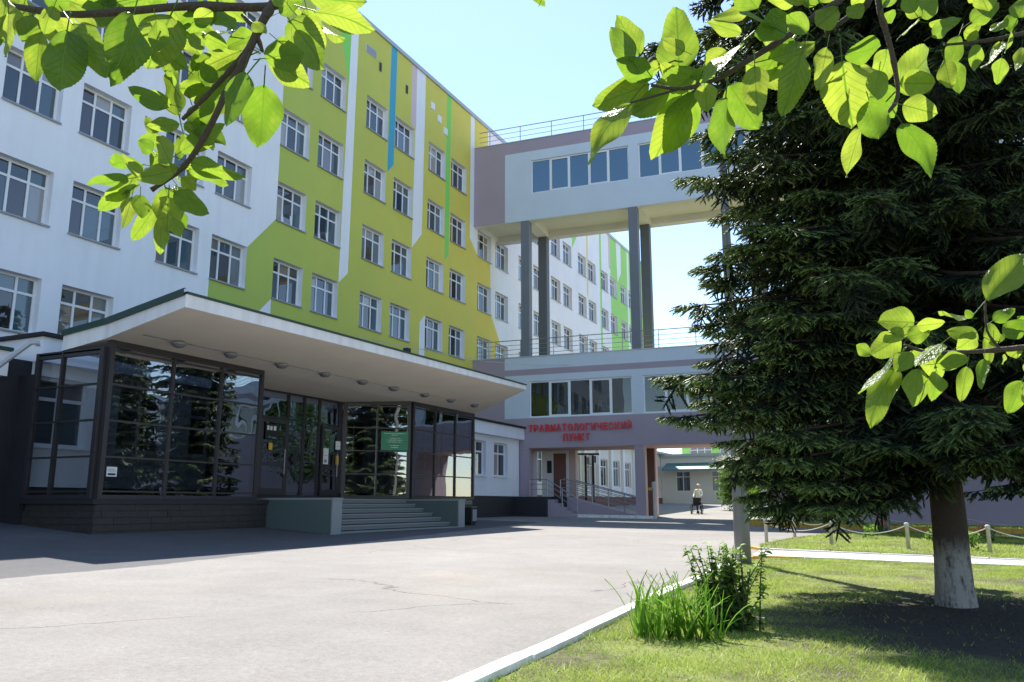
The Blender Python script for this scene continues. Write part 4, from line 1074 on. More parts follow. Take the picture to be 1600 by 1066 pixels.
# ------------------------------------------------------------------ people
def person(label, loc, rz, sc=1.0, top='coat', legs='navy', push=False, cap=None, group=None):
    root = thing('person', label, 'person', loc, rz, group)
    me = bpy.data.meshes.new('body')
    a = .32 if push else .04
    vs = [((0, 0, .93), .125, .10), ((0, 0, 1.12), .12, .095), ((0, 0, 1.34), .15, .10), ((0, 0, 1.46), .055, .05), ((0, .01, 1.53), .05, .05), ((0, .02, 1.60), .078, .09), ((0, .01, 1.68), .075, .085), ((0, 0, 1.73), .04, .045),
          ((.18, 0, 1.39), .058, .055), ((.24, a * .3, 1.13), .044, .044), ((.23, a + .05, 1.0), .032, .032), ((.22, a + .12, .95), .035, .025),
          ((-.18, 0, 1.39), .058, .055), ((-.24, a * .3, 1.13), .044, .044), ((-.23, a + .05, 1.0), .032, .032), ((-.22, a + .12, .95), .035, .025),
          ((.095, 0, .82), .088, .09), ((.1, .04, .47), .058, .06), ((.1, -.03, .09), .04, .042), ((.1, .11, .035), .04, .03),
          ((-.095, 0, .82), .088, .09), ((-.1, -.02, .47), .058, .06), ((-.1, -.12, .10), .04, .042), ((-.1, .02, .035), .04, .03)]
    ed = [(0, 1), (1, 2), (2, 3), (3, 4), (4, 5), (5, 6), (6, 7), (2, 8), (8, 9), (9, 10), (10, 11), (2, 12), (12, 13), (13, 14), (14, 15), (0, 16), (16, 17), (17, 18), (18, 19), (0, 20), (20, 21), (21, 22), (22, 23)]
    me.from_pydata([v[0] for v in vs], ed, [])
    o = bpy.data.objects.new('body', me); COL.objects.link(o); o.parent = root
    sk = o.modifiers.new('skin', 'SKIN')
    lay = me.skin_vertices[0].data if me.skin_vertices else None
    if lay is None:
        bm = bmesh.new(); bm.from_mesh(me); bm.verts.layers.skin.verify(); bm.to_mesh(me); bm.free(); lay = me.skin_vertices[0].data
    for i, v in enumerate(vs): lay[i].radius = (v[1], v[2]); lay[i].use_root = i == 0
    ss = o.modifiers.new('sub', 'SUBSURF'); ss.levels = ss.render_levels = 1
    dg = bpy.context.evaluated_depsgraph_get(); dg.update()
    m2 = bpy.data.meshes.new_from_object(o.evaluated_get(dg)); o.modifiers.clear(); o.data = m2
    m2.materials.clear()
    for k in (top, legs, 'skin', 'hair'): m2.materials.append(M[k])
    for p in m2.polygons:
        c = p.center
        p.use_smooth = True
        if c.z > 1.655 or (c.z > 1.55 and c.y < -.01): p.material_index = 3
        elif c.z > 1.45: p.material_index = 2
        elif abs(c.x) > .19 and c.z < 1.02: p.material_index = 2
        elif c.z > (.80 if legs == 'navy' else .55): p.material_index = 0
        else: p.material_index = 1
    if cap:
        b = MB(); b.lathe([(.088, 1.655), (.09, 1.70), (.06, 1.75), (.01, 1.76)], c=(0, .01, 0), sides=12); b.build('cap', M['coat'], root, True)
    b = MB()
    for x, y in ((.1, .06), (-.1, -.05)): b.lathe([(.045, 0), (.055, .03), (.04, .08)], c=(x, y, 0), sides=8)
    b.tube([(.032, .1, 1.63), (.032, .112, 1.63)], .009, 6); b.tube([(-.032, .1, 1.63), (-.032, .112, 1.63)], .009, 6); b.tube([(0, .1, 1.605), (0, .125, 1.585)], .011, 6)
    b.build('shoes_and_face', M['hair'], root)
    root.scale = (sc, sc, sc)
    return root
PPX, PPY = -11.75, 50.6
person('person in a white coat and white cap pushing a wheelchair across the sunlit yard', (PPX, PPY, gz(PPX, PPY)), R(180), push=True, cap=True)
wch = thing('wheelchair', 'empty wheelchair with a dark seat pushed by the person in white', 'wheelchair', (PPX, PPY - .62, gz(PPX, PPY - .62)))
def wheel(x, r, y):
    b = MB(); n = 20; b.tube([(x, y + r * math.cos(2 * math.pi * i / n), r + r * math.sin(2 * math.pi * i / n)) for i in range(n + 1)], .022, 6, cap=False)
    for i in range(6):
        t = math.pi * i / 6; b.tube([(x, y + r * math.cos(t), r + r * math.sin(t)), (x, y - r * math.cos(t), r - r * math.sin(t))], .006, 4)
    b.build('wheel', M['rubber'], wch)
for x in (-.3, .3): wheel(x, .3, .05)
for x in (-.22, .22): wheel(x, .09, -.42)
b = MB(); b.box((-.23, -.25, .47), (.23, .2, .53)); b.build('seat', M['navy'], wch)
b = MB(); b.box((-.23, .19, .53), (.23, .22, .95)); b.build('backrest', M['navy'], wch)
b = MB()
for x in (-.25, .25):
    b.tube([(x, .2, .2), (x, .22, .98), (x, .42, 1.0)], .014, 6); b.tube([(x, .2, .5), (x, -.3, .5), (x, -.42, .18)], .014, 6); b.tube([(x, .2, .72), (x, -.15, .72)], .02, 6)
b.build('frame', M['steel'], wch)
b = MB(); b.box((-.2, -.6, .12), (.2, -.42, .14)); b.build('footrest', M['black'], wch)
# staff and pictures in the lower corridor
cm = bridge.matrix_basis.copy()
def in_bridge(t, off, z): return Matrix.Translation((FX, 41.68, 0)) @ Matrix.Rotation(BANG, 4, 'Z') @ Vector((t, off, z))
for t, off, rz, lab in ((4.95, .9, 200, 'person in a white coat with dark hair, leftmost behind the corridor windows'), (5.55, 1.2, 150, 'person in a white coat standing just right of the leftmost corridor figure'), (7.35, 1.0, 240, 'person in a pale coat beside the fourth pane of the corridor windows')):
    person(lab, in_bridge(t, off, 4.1), BANG + R(rz), sc=.96, legs='coat')
PL = ['leftmost dark picture', 'second dark picture', 'third dark picture', 'fourth dark picture', 'fifth dark picture', 'dark picture nearest the window pier', 'first dark picture past the window pier', 'second dark picture past the window pier', 'third dark picture past the window pier', 'last dark picture']
for i, (t, z) in enumerate(((4.6, 5.5), (5.5, 5.65), (6.0, 5.75), (7.0, 5.6), (7.4, 5.75), (8.6, 5.75), (10.9, 5.4), (11.6, 5.2), (12.6, 5.5), (13.8, 5.4))):
    pf = thing('picture_frame', PL[i] + ' on the lime corridor wall of the lower walkway', 'picture', in_bridge(t, 2.88, z), BANG, 'dark pictures on the corridor wall')
    b = MB(); b.box((-.16, -.03, -.2), (.16, .01, .2)); b.build('frame', M['black'], pf)
    b = MB(); b.box((-.12, -.035, -.15), (.12, -.031, .15)); b.build('print', M['dark_room'], pf)

# ------------------------------------------------------------------ spruces
rng = np.random.default_rng(11)
def unit(v): return v / np.maximum(np.linalg.norm(v, axis=-1, keepdims=True), 1e-9)

def spray_template(seed, needles, pairs, fat, sides=5, nl=.07, nw=.008):
    """one flat drooping spray along +x, length 1: fat needle-clad fingers set in pairs along a main finger"""
    r = np.random.default_rng(seed)
    twigs = [(np.array([0., 0, 0]), np.array([1., 0, -.10]), 1.0)]
    for k in range(pairs):
        s = .06 + .80 * (k + .5) / pairs
        for sg in (-1, 1):
            s2 = s + r.uniform(-.06, .06); L = (.60 - .34 * s) * r.uniform(.7, 1.2); a = math.radians(r.uniform(38, 66)) * sg
            twigs.append((np.array([s2, 0, -.10 * s2]), np.array([math.cos(a), math.sin(a), r.uniform(-.5, .05)]), L))
    V, F, T = [], [], []
    for b0, d, L in twigs:
        d = unit(d); side = unit(np.cross(d, [0, 0, 1.])); up = np.cross(side, d); sag = np.array([0, 0, -.14 * L])
        rings = ((0, .35), (.3, .9), (.72, 1.0), (.93, .6))
        k0 = len(V)
        def tipv(t): return float(np.clip((t - .5) / .4, 0, 1))
        for t, q in rings:
            c = b0 + d * L * t + sag * t * t
            for j in range(sides):
                a = 6.283 * j / sides + t * 2; w = fat * q * r.uniform(.75, 1.25) * (.75 + .5 * min(1, L * 1.6))
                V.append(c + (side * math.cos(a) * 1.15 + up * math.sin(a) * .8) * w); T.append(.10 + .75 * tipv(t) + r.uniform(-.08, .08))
        V.append(b0 + d * L * 1.02 + sag); T.append(.95)
        for i in range(len(rings) - 1):
            for j in range(sides):
                p, q = k0 + i * sides + j, k0 + i * sides + (j + 1) % sides; F += [(p, q, q + sides), (p, q + sides, p + sides)]
        e = k0 + (len(rings) - 1) * sides
        F += [(e + j, e + (j + 1) % sides, k0 + len(rings) * sides) for j in range(sides)]
        for i in range(int(needles * L)):
            t = r.uniform(.05, 1.0); p = b0 + d * L * t + sag * t * t
            a = r.uniform(0, 6.283); rad = side * math.cos(a) + up * math.sin(a)
            q = unit(d * r.uniform(.35, .9) + rad); w = unit(np.cross(q, r.normal(size=3))) * nw; p = p + rad * fat * .55
            k = len(V); V += [p - w, p + w, p + q * nl * r.uniform(.7, 1.15)]; F.append((k, k + 1, k + 2))
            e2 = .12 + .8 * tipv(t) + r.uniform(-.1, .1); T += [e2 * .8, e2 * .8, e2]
    return np.array(V), np.array(F), np.array(T)

def frames(dirs, rolls):
    X = unit(dirs); Z0 = np.tile([0., 0, 1.], (len(X), 1))
    Y = unit(np.cross(Z0, X)); Z = np.cross(X, Y)
    c, s = np.cos(rolls)[:, None], np.sin(rolls)[:, None]
    Y2 = Y * c + Z * s; Z2 = Z * c - Y * s
    return np.stack([X, Y2, Z2], 2)

def scatter(temps, pos, dirs, rolls, sc, lift=None):
    Rm = frames(dirs, rolls) * sc[:, None, None]
    which = rng.integers(0, len(temps), len(pos))
    VV, FF, TT = [], [], []; base = 0
    for k, (V, F, T) in enumerate(temps):
        idx = np.where(which == k)[0]
        if not len(idx): continue
        W_ = np.einsum('nij,vj->nvi', Rm[idx], V) + pos[idx][:, None, :]
        n, v = len(idx), len(V)
        VV.append(W_.reshape(-1, 3)); FF.append((F[None] + (np.arange(n) * v)[:, None, None]).reshape(-1, 3) + base)
        t = np.tile(T, n)
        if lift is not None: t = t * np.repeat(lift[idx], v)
        TT.append(t); base += n * v
    return np.concatenate(VV), np.concatenate(FF), np.concatenate(TT)

def branch_points(z0, az, L, dr, n):
    t = np.linspace(0, 1, n)
    d = np.array([math.cos(az), math.sin(az)])
    z = z0 - dr * L * (t - .38 * t * t) + .0
    p = np.stack([d[0] * L * t, d[1] * L * t, z], 1)
    p[:, :2] += (np.cumsum(rng.normal(0, .012, (n, 2)), 0))
    return p

def spruce_mesh(name, H, zlow, prof, step, per_whorl, temps, spacing, size, extra=(), lod=None, tips=1.0, mt=None):
    P, D, Rl, Sc, Lf = [], [], [], [], []
    limbs = MB()
    def add(z0, az, L, dr, sp, szk=1.0, lfk=.72, limb=True, ang=(35, 75)):
        n = max(4, int(L / .12)); bp_ = branch_points(z0, az, L, dr, n)
        if limb: limbs.tube([tuple(p) for p in bp_[::max(1, n // 5)]] , [max(.008, .035 * L / 3 * (1 - i / 6.0) + .006) for i in range(len(bp_[::max(1, n // 5)]))], 5)
        ln = np.arange(.12 * L, L, sp * szk)
        for s in ln:
            f = s / L; i = min(n - 2, int(f * (n - 1))); q = bp_[i] + (bp_[i + 1] - bp_[i]) * (f * (n - 1) - i)
            tan = unit(bp_[i + 1] - bp_[i])
            for sg in (-1, 1):
                a = math.radians(rng.uniform(*ang)) * sg
                c, s_ = math.cos(a), math.sin(a)
                d = np.array([tan[0] * c - tan[1] * s_, tan[0] * s_ + tan[1] * c, tan[2] * .6 - rng.uniform(.05, .45)])
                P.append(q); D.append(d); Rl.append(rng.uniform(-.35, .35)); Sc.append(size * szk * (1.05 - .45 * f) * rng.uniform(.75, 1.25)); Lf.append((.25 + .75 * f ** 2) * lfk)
            if rng.random() < (.45 if z0 > 2.6 else .15):       # hanging sprays under the limb
                P.append(q); D.append(np.array([tan[0] * .5 + rng.normal(0, .2), tan[1] * .5 + rng.normal(0, .2), -1.0])); Rl.append(rng.uniform(-1.5, 1.5)); Sc.append(size * szk * .8 * rng.uniform(.6, 1.1)); Lf.append(.12)
        for a in (-.22, .0, .22):
            c, s_ = math.cos(a), math.sin(a); tan = unit(bp_[-1] - bp_[-3])
            P.append(bp_[-2]); D.append(np.array([tan[0] * c - tan[1] * s_, tan[0] * s_ + tan[1] * c, tan[2] + .1])); Rl.append(0); Sc.append(size * szk * .75); Lf.append(1.0 * tips * lfk)
    z = zlow
    while z < H - .3:
        k = per_whorl if z < H * .8 else max(4, per_whorl - 3)
        a0 = rng.uniform(0, 6.28)
        for i in range(k):
            az = a0 + 6.283 * i / k + rng.uniform(-.25, .25)
            sp, szk = spacing, 1.0
            if lod: sp, szk = lod(az, z, spacing)
            if sp is None: continue
            L = prof(z) * rng.uniform(.72, 1.1)
            add(z + rng.uniform(-.15, .15) + .42 * L * (.62 if z < H * .7 else .2), az, L, .42 if z < H * .7 else .15, sp, szk)
        z += step * rng.uniform(.8, 1.2)
    for e in extra: add(*e)
    P, D, Rl, Sc, Lf = map(np.array, (P, D, Rl, Sc, Lf))
    if lod:
        far = (P[:, 2] > 7.6) | (np.cos(np.arctan2(P[:, 1], P[:, 0]) - math.atan2(-TY, -TX)) < -.45)
        V, F, T = scatter(temps, P[~far], D[~far], Rl[~far], Sc[~far], Lf[~far])
        V2, F2, T2 = scatter(coarse_t, P[far], D[far], Rl[far], Sc[far], Lf[far])
        V, F, T = np.concatenate([V, V2]), np.concatenate([F, F2 + len(V)]), np.concatenate([T, T2])
    else:
        V, F, T = scatter(temps, P, D, Rl, Sc, Lf)
    print('sprays', len(P))
    return np_mesh(name, V, F, mt or M['needles'], T), limbs.mesh('limbs', M['bark'], True), len(F)

fine_t = [spray_template(s, 34, 5, .027, 3, .088, .0065) for s in range(6)]
coarse_t = [spray_template(20 + s, 5, 3, .062, 3, .12, .02) for s in range(3)]

def trunk_mesh(r, H, white, wh, low=-.1):
    n, sides = 14, 18; zs = np.concatenate([np.linspace(low, wh, 6), np.linspace(wh + .02, H, n)])
    b = MB(); n0 = 0
    for z in zs:
        rr = r * (1 + .22 * math.exp(-max(0, z) * 6)) * (1 - .9 * max(0, z) / H)
        for k in range(sides):
            a = 6.283 * k / sides; w = 1 + .05 * math.sin(3 * a + z * 2) + .03 * math.sin(7 * a - z * 5)
            b.v.append((rr * w * math.cos(a), rr * w * math.sin(a), z))
    for i in range(len(zs) - 1):
        for k in range(sides):
            a, c = i * sides + k, i * sides + (k + 1) % sides
            b.f.append((a, c, c + sides, a + sides)); b.m.append(1 if zs[i] < wh and white else 0)
    return b.mesh('trunk', [M['bark'], M['bark_white']], True)

M['litter'] = mat('needle_litter', (.09, .06, .035), .9, var=.5, scale=9, coord='World')
TX, TY = .29, 9.76; TZ = gz(TX, TY) + .05
big = thing('spruce_tree', 'huge dark spruce with a whitewashed trunk foot standing on the near lawn', 'tree', (TX, TY, TZ))
def prof_big(z):
    return float(np.interp(z, [.6, 1.2, 2.2, 2.9, 3.5, 4.3, 4.9, 7, 9, 13, 17], [1.7, 2.35, 2.8, 2.5, 1.95, 2.0, 2.55, 2.65, 2.3, 1.2, .2]))
view_left = math.atan2(-_s, -_c)          # direction that points left in the photograph
def lod_big(az, z, sp):
    toward = math.cos(az - math.atan2(-TY, -TX))     # 1 = towards the lens
    if math.cos(az - view_left) > .7 and z < 6.6 and rng.random() < .8: return None, 1
    if z > 8.5: return sp * 1.1, 1.7
    if z > 7.2: return sp * 1.2, 1.25
    return (sp, 1.0) if toward > -.35 else (sp * 1.3, 1.3)
tipsL = [(8, 1012, .18), (60, 1070, .3), (110, 1062, .3), (180, 1085, .35), (243, 1058, .3), (262, 1075, .35), (300, 1150, .4), (345, 1165, .4), (385, 1110, .3), (405, 1074, .25), (428, 1095, .35), (470, 1062, .28), (500, 1085, .3), (525, 1112, .3), (560, 1090, .3), (588, 1006, .22), (606, 1060, .3), (655, 1024, .28), (690, 1112, .35), (722, 1096, .35), (745, 1112, .45), (772, 1126, .6), (790, 1138, .75)]
extra = []
for v, u, dr in tipsL:
    P0 = at(1495, v, 8.85); Pt = at(u, v, 8.85)
    L = (Pt - P0).length; zt = Pt.z - TZ
    for q in range(4):
        L2 = (L - .58) * (1.0 if q == 0 else rng.uniform(.72, .95)); az2 = view_left + (rng.uniform(-.1, .1) if q == 0 else rng.uniform(-.5, .5))
        extra.append((zt + dr * L2 * .62 + (0 if q == 0 else rng.uniform(-.12, .12)), az2, L2, dr, .19, .95, 1.25))  # sun-side boughs: sunlight put into their colour by the higher tip value
for v, u in ((728, 1290), (742, 1330), (724, 1390), (712, 1480), (722, 1560), (734, 1440), (708, 1600), (740, 1250)):   # low boughs hanging towards the lens
    zt = at(1495, v, 8.2).z - TZ; L = 1.3
    extra.append((zt + .5 * L * .62, math.atan2(-TY, -TX) + (u - 1495) / -330.0 * 1.2, L * 1.2, .32, .19, 1.0))
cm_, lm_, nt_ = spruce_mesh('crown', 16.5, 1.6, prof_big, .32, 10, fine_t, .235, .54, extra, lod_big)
print('big spruce tris', nt_)
tag(link('crown', cm_, big), kind='stuff'); tag(link('limbs', lm_, big), kind='stuff')
link('trunk', trunk_mesh(.17, 16.5, True, 1.4), big)

def prof_mid(z): return float(np.interp(z, [.8, 2, 4, 9, 14], [1.5, 2.2, 2.1, 1.3, .15]))
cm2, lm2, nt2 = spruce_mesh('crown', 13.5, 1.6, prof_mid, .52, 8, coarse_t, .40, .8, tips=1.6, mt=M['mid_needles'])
tm2 = trunk_mesh(.15, 13.5, True, 1.6)
print('mid spruce tris', nt2)
for i, (x, y, sc, rz, lab) in enumerate(((-.94, 30.6, 1.0, .4, 'spruce with a pale whitewashed trunk behind the chain fence, straight behind the huge spruce'),
                                          (3.4, 29.2, .92, 2.1, 'spruce beyond the chain fence to the right of the huge trunk'),
                                          (10.5, 35.5, 1.1, 3.9, 'rear spruce at the far right beyond the fenced lawn'),
                                          (8.2, 22.5, .95, 5.0, 'spruce hidden at the far right of the footpath'))):
    t = thing('spruce_tree', lab, 'tree', (x, y, gz(x, y) + .05), rz, 'smaller spruces behind the huge one')
    t.scale = (sc, sc, sc)
    tag(link('crown', cm2, t), kind='stuff'); tag(link('limbs', lm2, t), kind='stuff'); link('trunk', tm2, t)

# ------------------------------------------------------------------ broadleaf trees and bushes
def leaf_cloud(name, n, radii, size, mt, shell=.55, seed=1, lo=-.9, clumps=14):
    r = np.random.default_rng(seed)
    C = unit(r.normal(size=(clumps, 3))) * r.uniform(.3, .85, (clumps, 1))
    p = C[r.integers(0, clumps, n)] + r.normal(0, .23, (n, 3))
    p = p[(np.linalg.norm(p, axis=1) < 1.08) & (p[:, 2] > lo)]
    n = len(p); p = p * np.array(radii)
    a = unit(r.normal(size=(n, 3)) + np.array([0, 0, -.3])); bb = unit(np.cross(a, r.normal(size=(n, 3))))
    s = size * r.uniform(.6, 1.3, (n, 1)); nr = np.cross(a, bb)
    tipz = p + a * s; m1 = p + a * s * .45 + bb * s * .32 + nr * s * .1; m2 = p + a * s * .45 - bb * s * .32 + nr * s * .1
    V = np.stack([p, m1, tipz, m2], 1).reshape(-1, 3); F = (np.arange(n) * 4)[:, None] + np.array([0, 1, 2, 3])
    T = np.repeat(np.clip(.45 + .45 * (p[:, 2] / radii[2]) + r.normal(0, .15, n), 0, 1), 4)
    return np_mesh(name, V, F, mt, T)
def broad(x, y, r, th, H, label, nm='broadleaf_tree', n=5000, leaf=.16, white=True, seed=3):
    t = thing(nm, label, 'tree', (x, y, gz(x, y) + .05))
    b = MB(); b.tube([(0, 0, -.1), (.03, 0, th * .5), (-.03, .05, th), (0, .1, H)], [.16, .13, .11, .03], 10); b.tube([(0, .02, th * .8), (r * .5, 0, th + 1)], [.07, .02], 6); b.tube([(0, .02, th), (-r * .5, .2, th + 1.2)], [.07, .02], 6)
    b.m = [1 if (white and sum(b.v[i][2] for i in f) / len(f) < 1.0) else 0 for f in b.f]
    b.build('trunk', [M['bark'], M['bark_white']], t, True)
    link('crown', leaf_cloud('crown', n, (r, r, (H - th) * .62), leaf, M['bush'], seed=seed), t, (0, 0, th + (H - th) * .5))
    return t
broad(-4.3, 39.3, 2.6, 2.3, 7.0, 'leafy tree with a dark trunk on the yellow kerbed tree island', seed=4, white=False)
broad(-8.2, 54.5, 2.2, 2.2, 6.0, 'leafy tree with a whitewashed trunk in the yard beyond the passage', seed=5)
bs = thing('flowering_bush', 'bush with white blossom in front of the clinic wing in the yard', 'bush', (-10.6, 57.5, gz(-10.6, 57.5)))
link('foliage', leaf_cloud('foliage', 3500, (1.5, 1.3, 1.9), .2, M['bush'], seed=8), bs, (0, 0, 1.7))
link('blossom', leaf_cloud('blossom', 900, (1.5, 1.3, .9), .16, M['blossom'], seed=9, lo=-.2), bs, (-.3, -.5, 2.9))
b = MB(); b.tube([(0, 0, -.1), (.1, 0, 1.6)], .05, 6); b.build('stem', M['bark'], bs)
bs = thing('bush', 'low dark bush beside the person in the yard', 'bush', (-9.6, 55, gz(-9.6, 55)))
link('foliage', leaf_cloud('foliage', 2500, (1.2, 1.0, 1.0), .16, M['bush'], seed=18), bs, (0, 0, .8))

# shrub and irises by the kerb
sx_, sy_ = -1.45, 7.05
sh = thing('shrub', 'leafy upright shrub behind the irises near the lamp pole', 'shrub', (sx_, sy_, gz(sx_, sy_) + .05))
r2 = np.random.default_rng(5)
stems, LV, LF, LT = MB(), [], [], []
for i in range(60):
    bx, by = r2.normal(0, .085, 2); h = r2.uniform(.25, .68); lx, ly = r2.normal(0, .11, 2)
    pts = [Vector((bx, by, -.03)), Vector((bx + lx * .4, by + ly * .4, h * .5)), Vector((bx + lx, by + ly, h))]
    stems.tube(pts, [.008, .006, .003], 4)
    for k in range(56):
        t = r2.uniform(.08, 1.03); q = pts[0].lerp(pts[1], t * 2) if t < .5 else pts[1].lerp(pts[2], t * 2 - 1)
        a = r2.uniform(0, 6.28); d = np.array([math.cos(a), math.sin(a), r2.uniform(-.5, .5)]); d /= np.linalg.norm(d)
        s = r2.uniform(.035, .075) * (1.1 - .3 * t); sd = np.cross(d, [0, 0, 1.]); sd /= np.linalg.norm(sd); sd = sd + np.array([0, 0, r2.uniform(-.5, .5)]); nn = np.cross(sd, d)
        p0 = np.array(q); k0 = len(LV)
        LV += [p0, p0 + d * s * .3 + sd * s * .30 + nn * s * .06, p0 + d * s * .7 + sd * s * .26 + nn * s * .05, p0 + d * s * 1.1 - nn * s * .15, p0 + d * s * .7 - sd * s * .26 + nn * s * .05, p0 + d * s * .3 - sd * s * .30 + nn * s * .06]
        LF += [(k0, k0 + 1, k0 + 5), (k0 + 1, k0 + 2, k0 + 5), (k0 + 2, k0 + 4, k0 + 5), (k0 + 2, k0 + 3, k0 + 4)]
        LT += [min(1, max(0, .3 + .5 * t + r2.normal(0, .22)))] * 6
stems.build('stems', M['twig'], sh, True)
link('foliage', np_mesh('foliage', np.array(LV), np.array(LF), M['bush'], np.array(LT)), sh)

def blade_mesh(seed):
    r = np.random.default_rng(seed); V, F, T = [], [], []
    n = 7; H = 1.0; w = .032; bend = r.uniform(.05, .45)
    for i in range(n):
        t = i / (n - 1); ww = w * (1 - t ** 2.2) * (.8 + .2 * math.sin(t * 3)); x = bend * t ** 2.4; z = t - bend * .35 * t ** 3
        V += [(x, -ww, z), (x + .012, 0, z), (x, ww, z)]; T += [.3 + .5 * t] * 3
    for i in range(n - 1):
        for k in range(2):
            a = i * 3 + k; F.append((a, a + 1, a + 4, a + 3))
    return np_mesh('blade', np.array(V), np.array(F), M['iris'], np.array(T), True)
blades = [blade_mesh(i) for i in range(6)]
ix, iy = -1.70, 6.35
ir = thing('iris_clump', 'clump of bright green sword shaped iris leaves beside the white kerb', 'plant', (ix, iy, gz(ix, iy) + .05))
fans = [(-.24, .08), (-.16, -.05), (-.05, .02), (.05, -.08), (.13, .03), (.22, -.04), (.30, .06), (-.3, .18), (.02, .16), (.18, .16), (.38, -.02), (-.1, .2)]
for fx, fy in fans:
    fx *= .85
    # lay the clump out across the view
    wx, wy = fx * _c - fy * _s, fx * _s + fy * _c
    fa = CAM_YAW + r2.uniform(-.6, .6)
    for k in range(int(r2.integers(9, 14))):
        a = r2.uniform(-.75, .75); h = r2.uniform(.34, .64) * (1 - .25 * abs(a))
        o = link('blade', blades[int(r2.integers(0, 6))], ir, (wx + r2.normal(0, .02), wy + r2.normal(0, .02), -.02), (r2.uniform(-.15, .15), a * .8, fa + (math.pi if r2.random() < .5 else 0) + r2.normal(0, .25)), (h, h * 1.35, h))
# small garden plants on the far lawn
for x, y, lab, fl in ((-1.15, 26.0, 'small dark rose bush on the fenced lawn', False), (-.9, 27.6, 'little bush with red flowers by the chain fence', True), (-1.2, 25.2, 'pale sparse garden plant on the fenced lawn', False), (.4, 24.6, 'small dark plant on the lawn just right of the huge trunk', False), (1.65, 25.0, 'bush with red flowers at the right end of the fenced lawn', True), (1.05, 20.6, 'thin staked plant beside the right hand fence post', False)):
    t = thing('garden_plant', lab, 'plant', (x, y, gz(x, y) + .06), 0, 'garden plants on the fenced lawn')
    link('foliage', leaf_cloud('foliage', 140, (.24, .24, .22), .08, M['bush'], seed=int(x * 10) + 60, clumps=6), t, (0, 0, .22))
    if fl: link('flowers', leaf_cloud('flowers', 60, (.28, .28, .2), .07, M['red_flower'], seed=int(x * 10) + 80, clumps=6), t, (0, 0, .32))

# ------------------------------------------------------------------ grass
def grass(name, poly, n, h, w, box, seed, dens=None):
    r = np.random.default_rng(seed)
    x = r.uniform(box[0], box[1], n); y = box[2] + (box[3] - box[2]) * r.random(n) ** box[4]
    px_, py_ = np.array([p[0] for p in poly]), np.array([p[1] for p in poly])
    ins = np.zeros(n, bool)
    for i in range(len(poly)):
        x0, y0, x1, y1 = px_[i], py_[i], px_[i - 1], py_[i - 1]
        if y0 == y1: continue
        c = ((y0 > y) != (y1 > y)) & (x < (x1 - x0) * (y - y0) / (y1 - y0) + x0); ins ^= c
    nz = np.sin(x * 2.1 + 1.3 * np.sin(y * 1.7)) * np.sin(y * 1.9 + 1.1 * np.sin(x * 2.3)) + .5 * np.sin(x * 5.3 + y * 4.1) * np.sin(y * 6.1 - x * 3.7)
    keep = ins & (r.random(n) < np.clip(.68 + .5 * nz, .08, 1))
    if dens is not None: keep &= r.random(n) < dens(x, y)
    x, y, nz = x[keep], y[keep], nz[keep]; n = len(x)
    z = -1.1 - .015 * x + .004 * y + .06
    a = r.uniform(0, 6.28, n); hh = h * r.uniform(.45, 1.25, n) * (1 + .3 * np.clip(nz, -1, 1)); ww = w * r.uniform(.7, 1.3, n)
    lx, ly = r.normal(0, .9, n) * hh, r.normal(0, .9, n) * hh
    b0 = np.stack([x - np.cos(a) * ww, y - np.sin(a) * ww, z], 1); b1 = np.stack([x + np.cos(a) * ww, y + np.sin(a) * ww, z], 1)
    tp = np.stack([x + lx, y + ly, z + hh], 1)
    V = np.stack([b0, b1, tp], 1).reshape(-1, 3); F = np.arange(3 * n).reshape(-1, 3)
    br = np.clip(.45 + .3 * nz + r.normal(0, .22, n), 0, 1)
    T = np.stack([br * .6, br * .6, br], 1).ravel()
    o = link(name, np_mesh(name, V, F, M['grass'], T)); o['kind'] = 'stuff'
    return o
def bare(x, y):
    d = np.hypot(x - 1.3, y - 8.6) - 1.0
    strip = np.exp(-((y - 12.6 - .3 * np.sin(x * 2)) / 1.0) ** 2) * (x > -1.9)
    return np.clip((d - .9) / 1.6, .012, 1) * (1 - .82 * strip)
grass('grass', LAWN1, 520000, .030, .0026, (-2.7, 5.0, 2.5, 16.4, 1.35), 3, bare)
grass('grass', LAWN2, 90000, .045, .007, (-3.4, 9.0, 18.3, 32.0, 1.2), 4)
grass('grass', ISLAND, 20000, .09, .012, (-6.6, 12.0, 34, 41.4, 1.0), 5)

# fallen needles, cones and twigs under the huge spruce
n = 7000
lx_, ly_ = TX + .6 + rng.normal(0, 1.5, n), TY - .8 + rng.normal(0, 1.5, n)
ok = (lx_ > -2.0) & (ly_ < 15.5) & (ly_ > 3); lx_, ly_ = lx_[ok], ly_[ok]; n = len(lx_)
la, ll = rng.uniform(0, 6.28, n), rng.uniform(.012, .05, n); lw = rng.uniform(.002, .006, n); lz = -1.1 - .015 * lx_ + .004 * ly_ + .063
ca, sa = np.cos(la), np.sin(la)
V = np.stack([np.stack([lx_ - sa * lw, ly_ + ca * lw, lz], 1), np.stack([lx_ + sa * lw, ly_ - ca * lw, lz], 1), np.stack([lx_ + ca * ll, ly_ + sa * ll, lz + rng.uniform(.002, .02, n)], 1)], 1).reshape(-1, 3)
o = link('needle_litter', np_mesh('needle_litter', V, np.arange(3 * n).reshape(-1, 3), M['litter'])); o['kind'] = 'stuff'

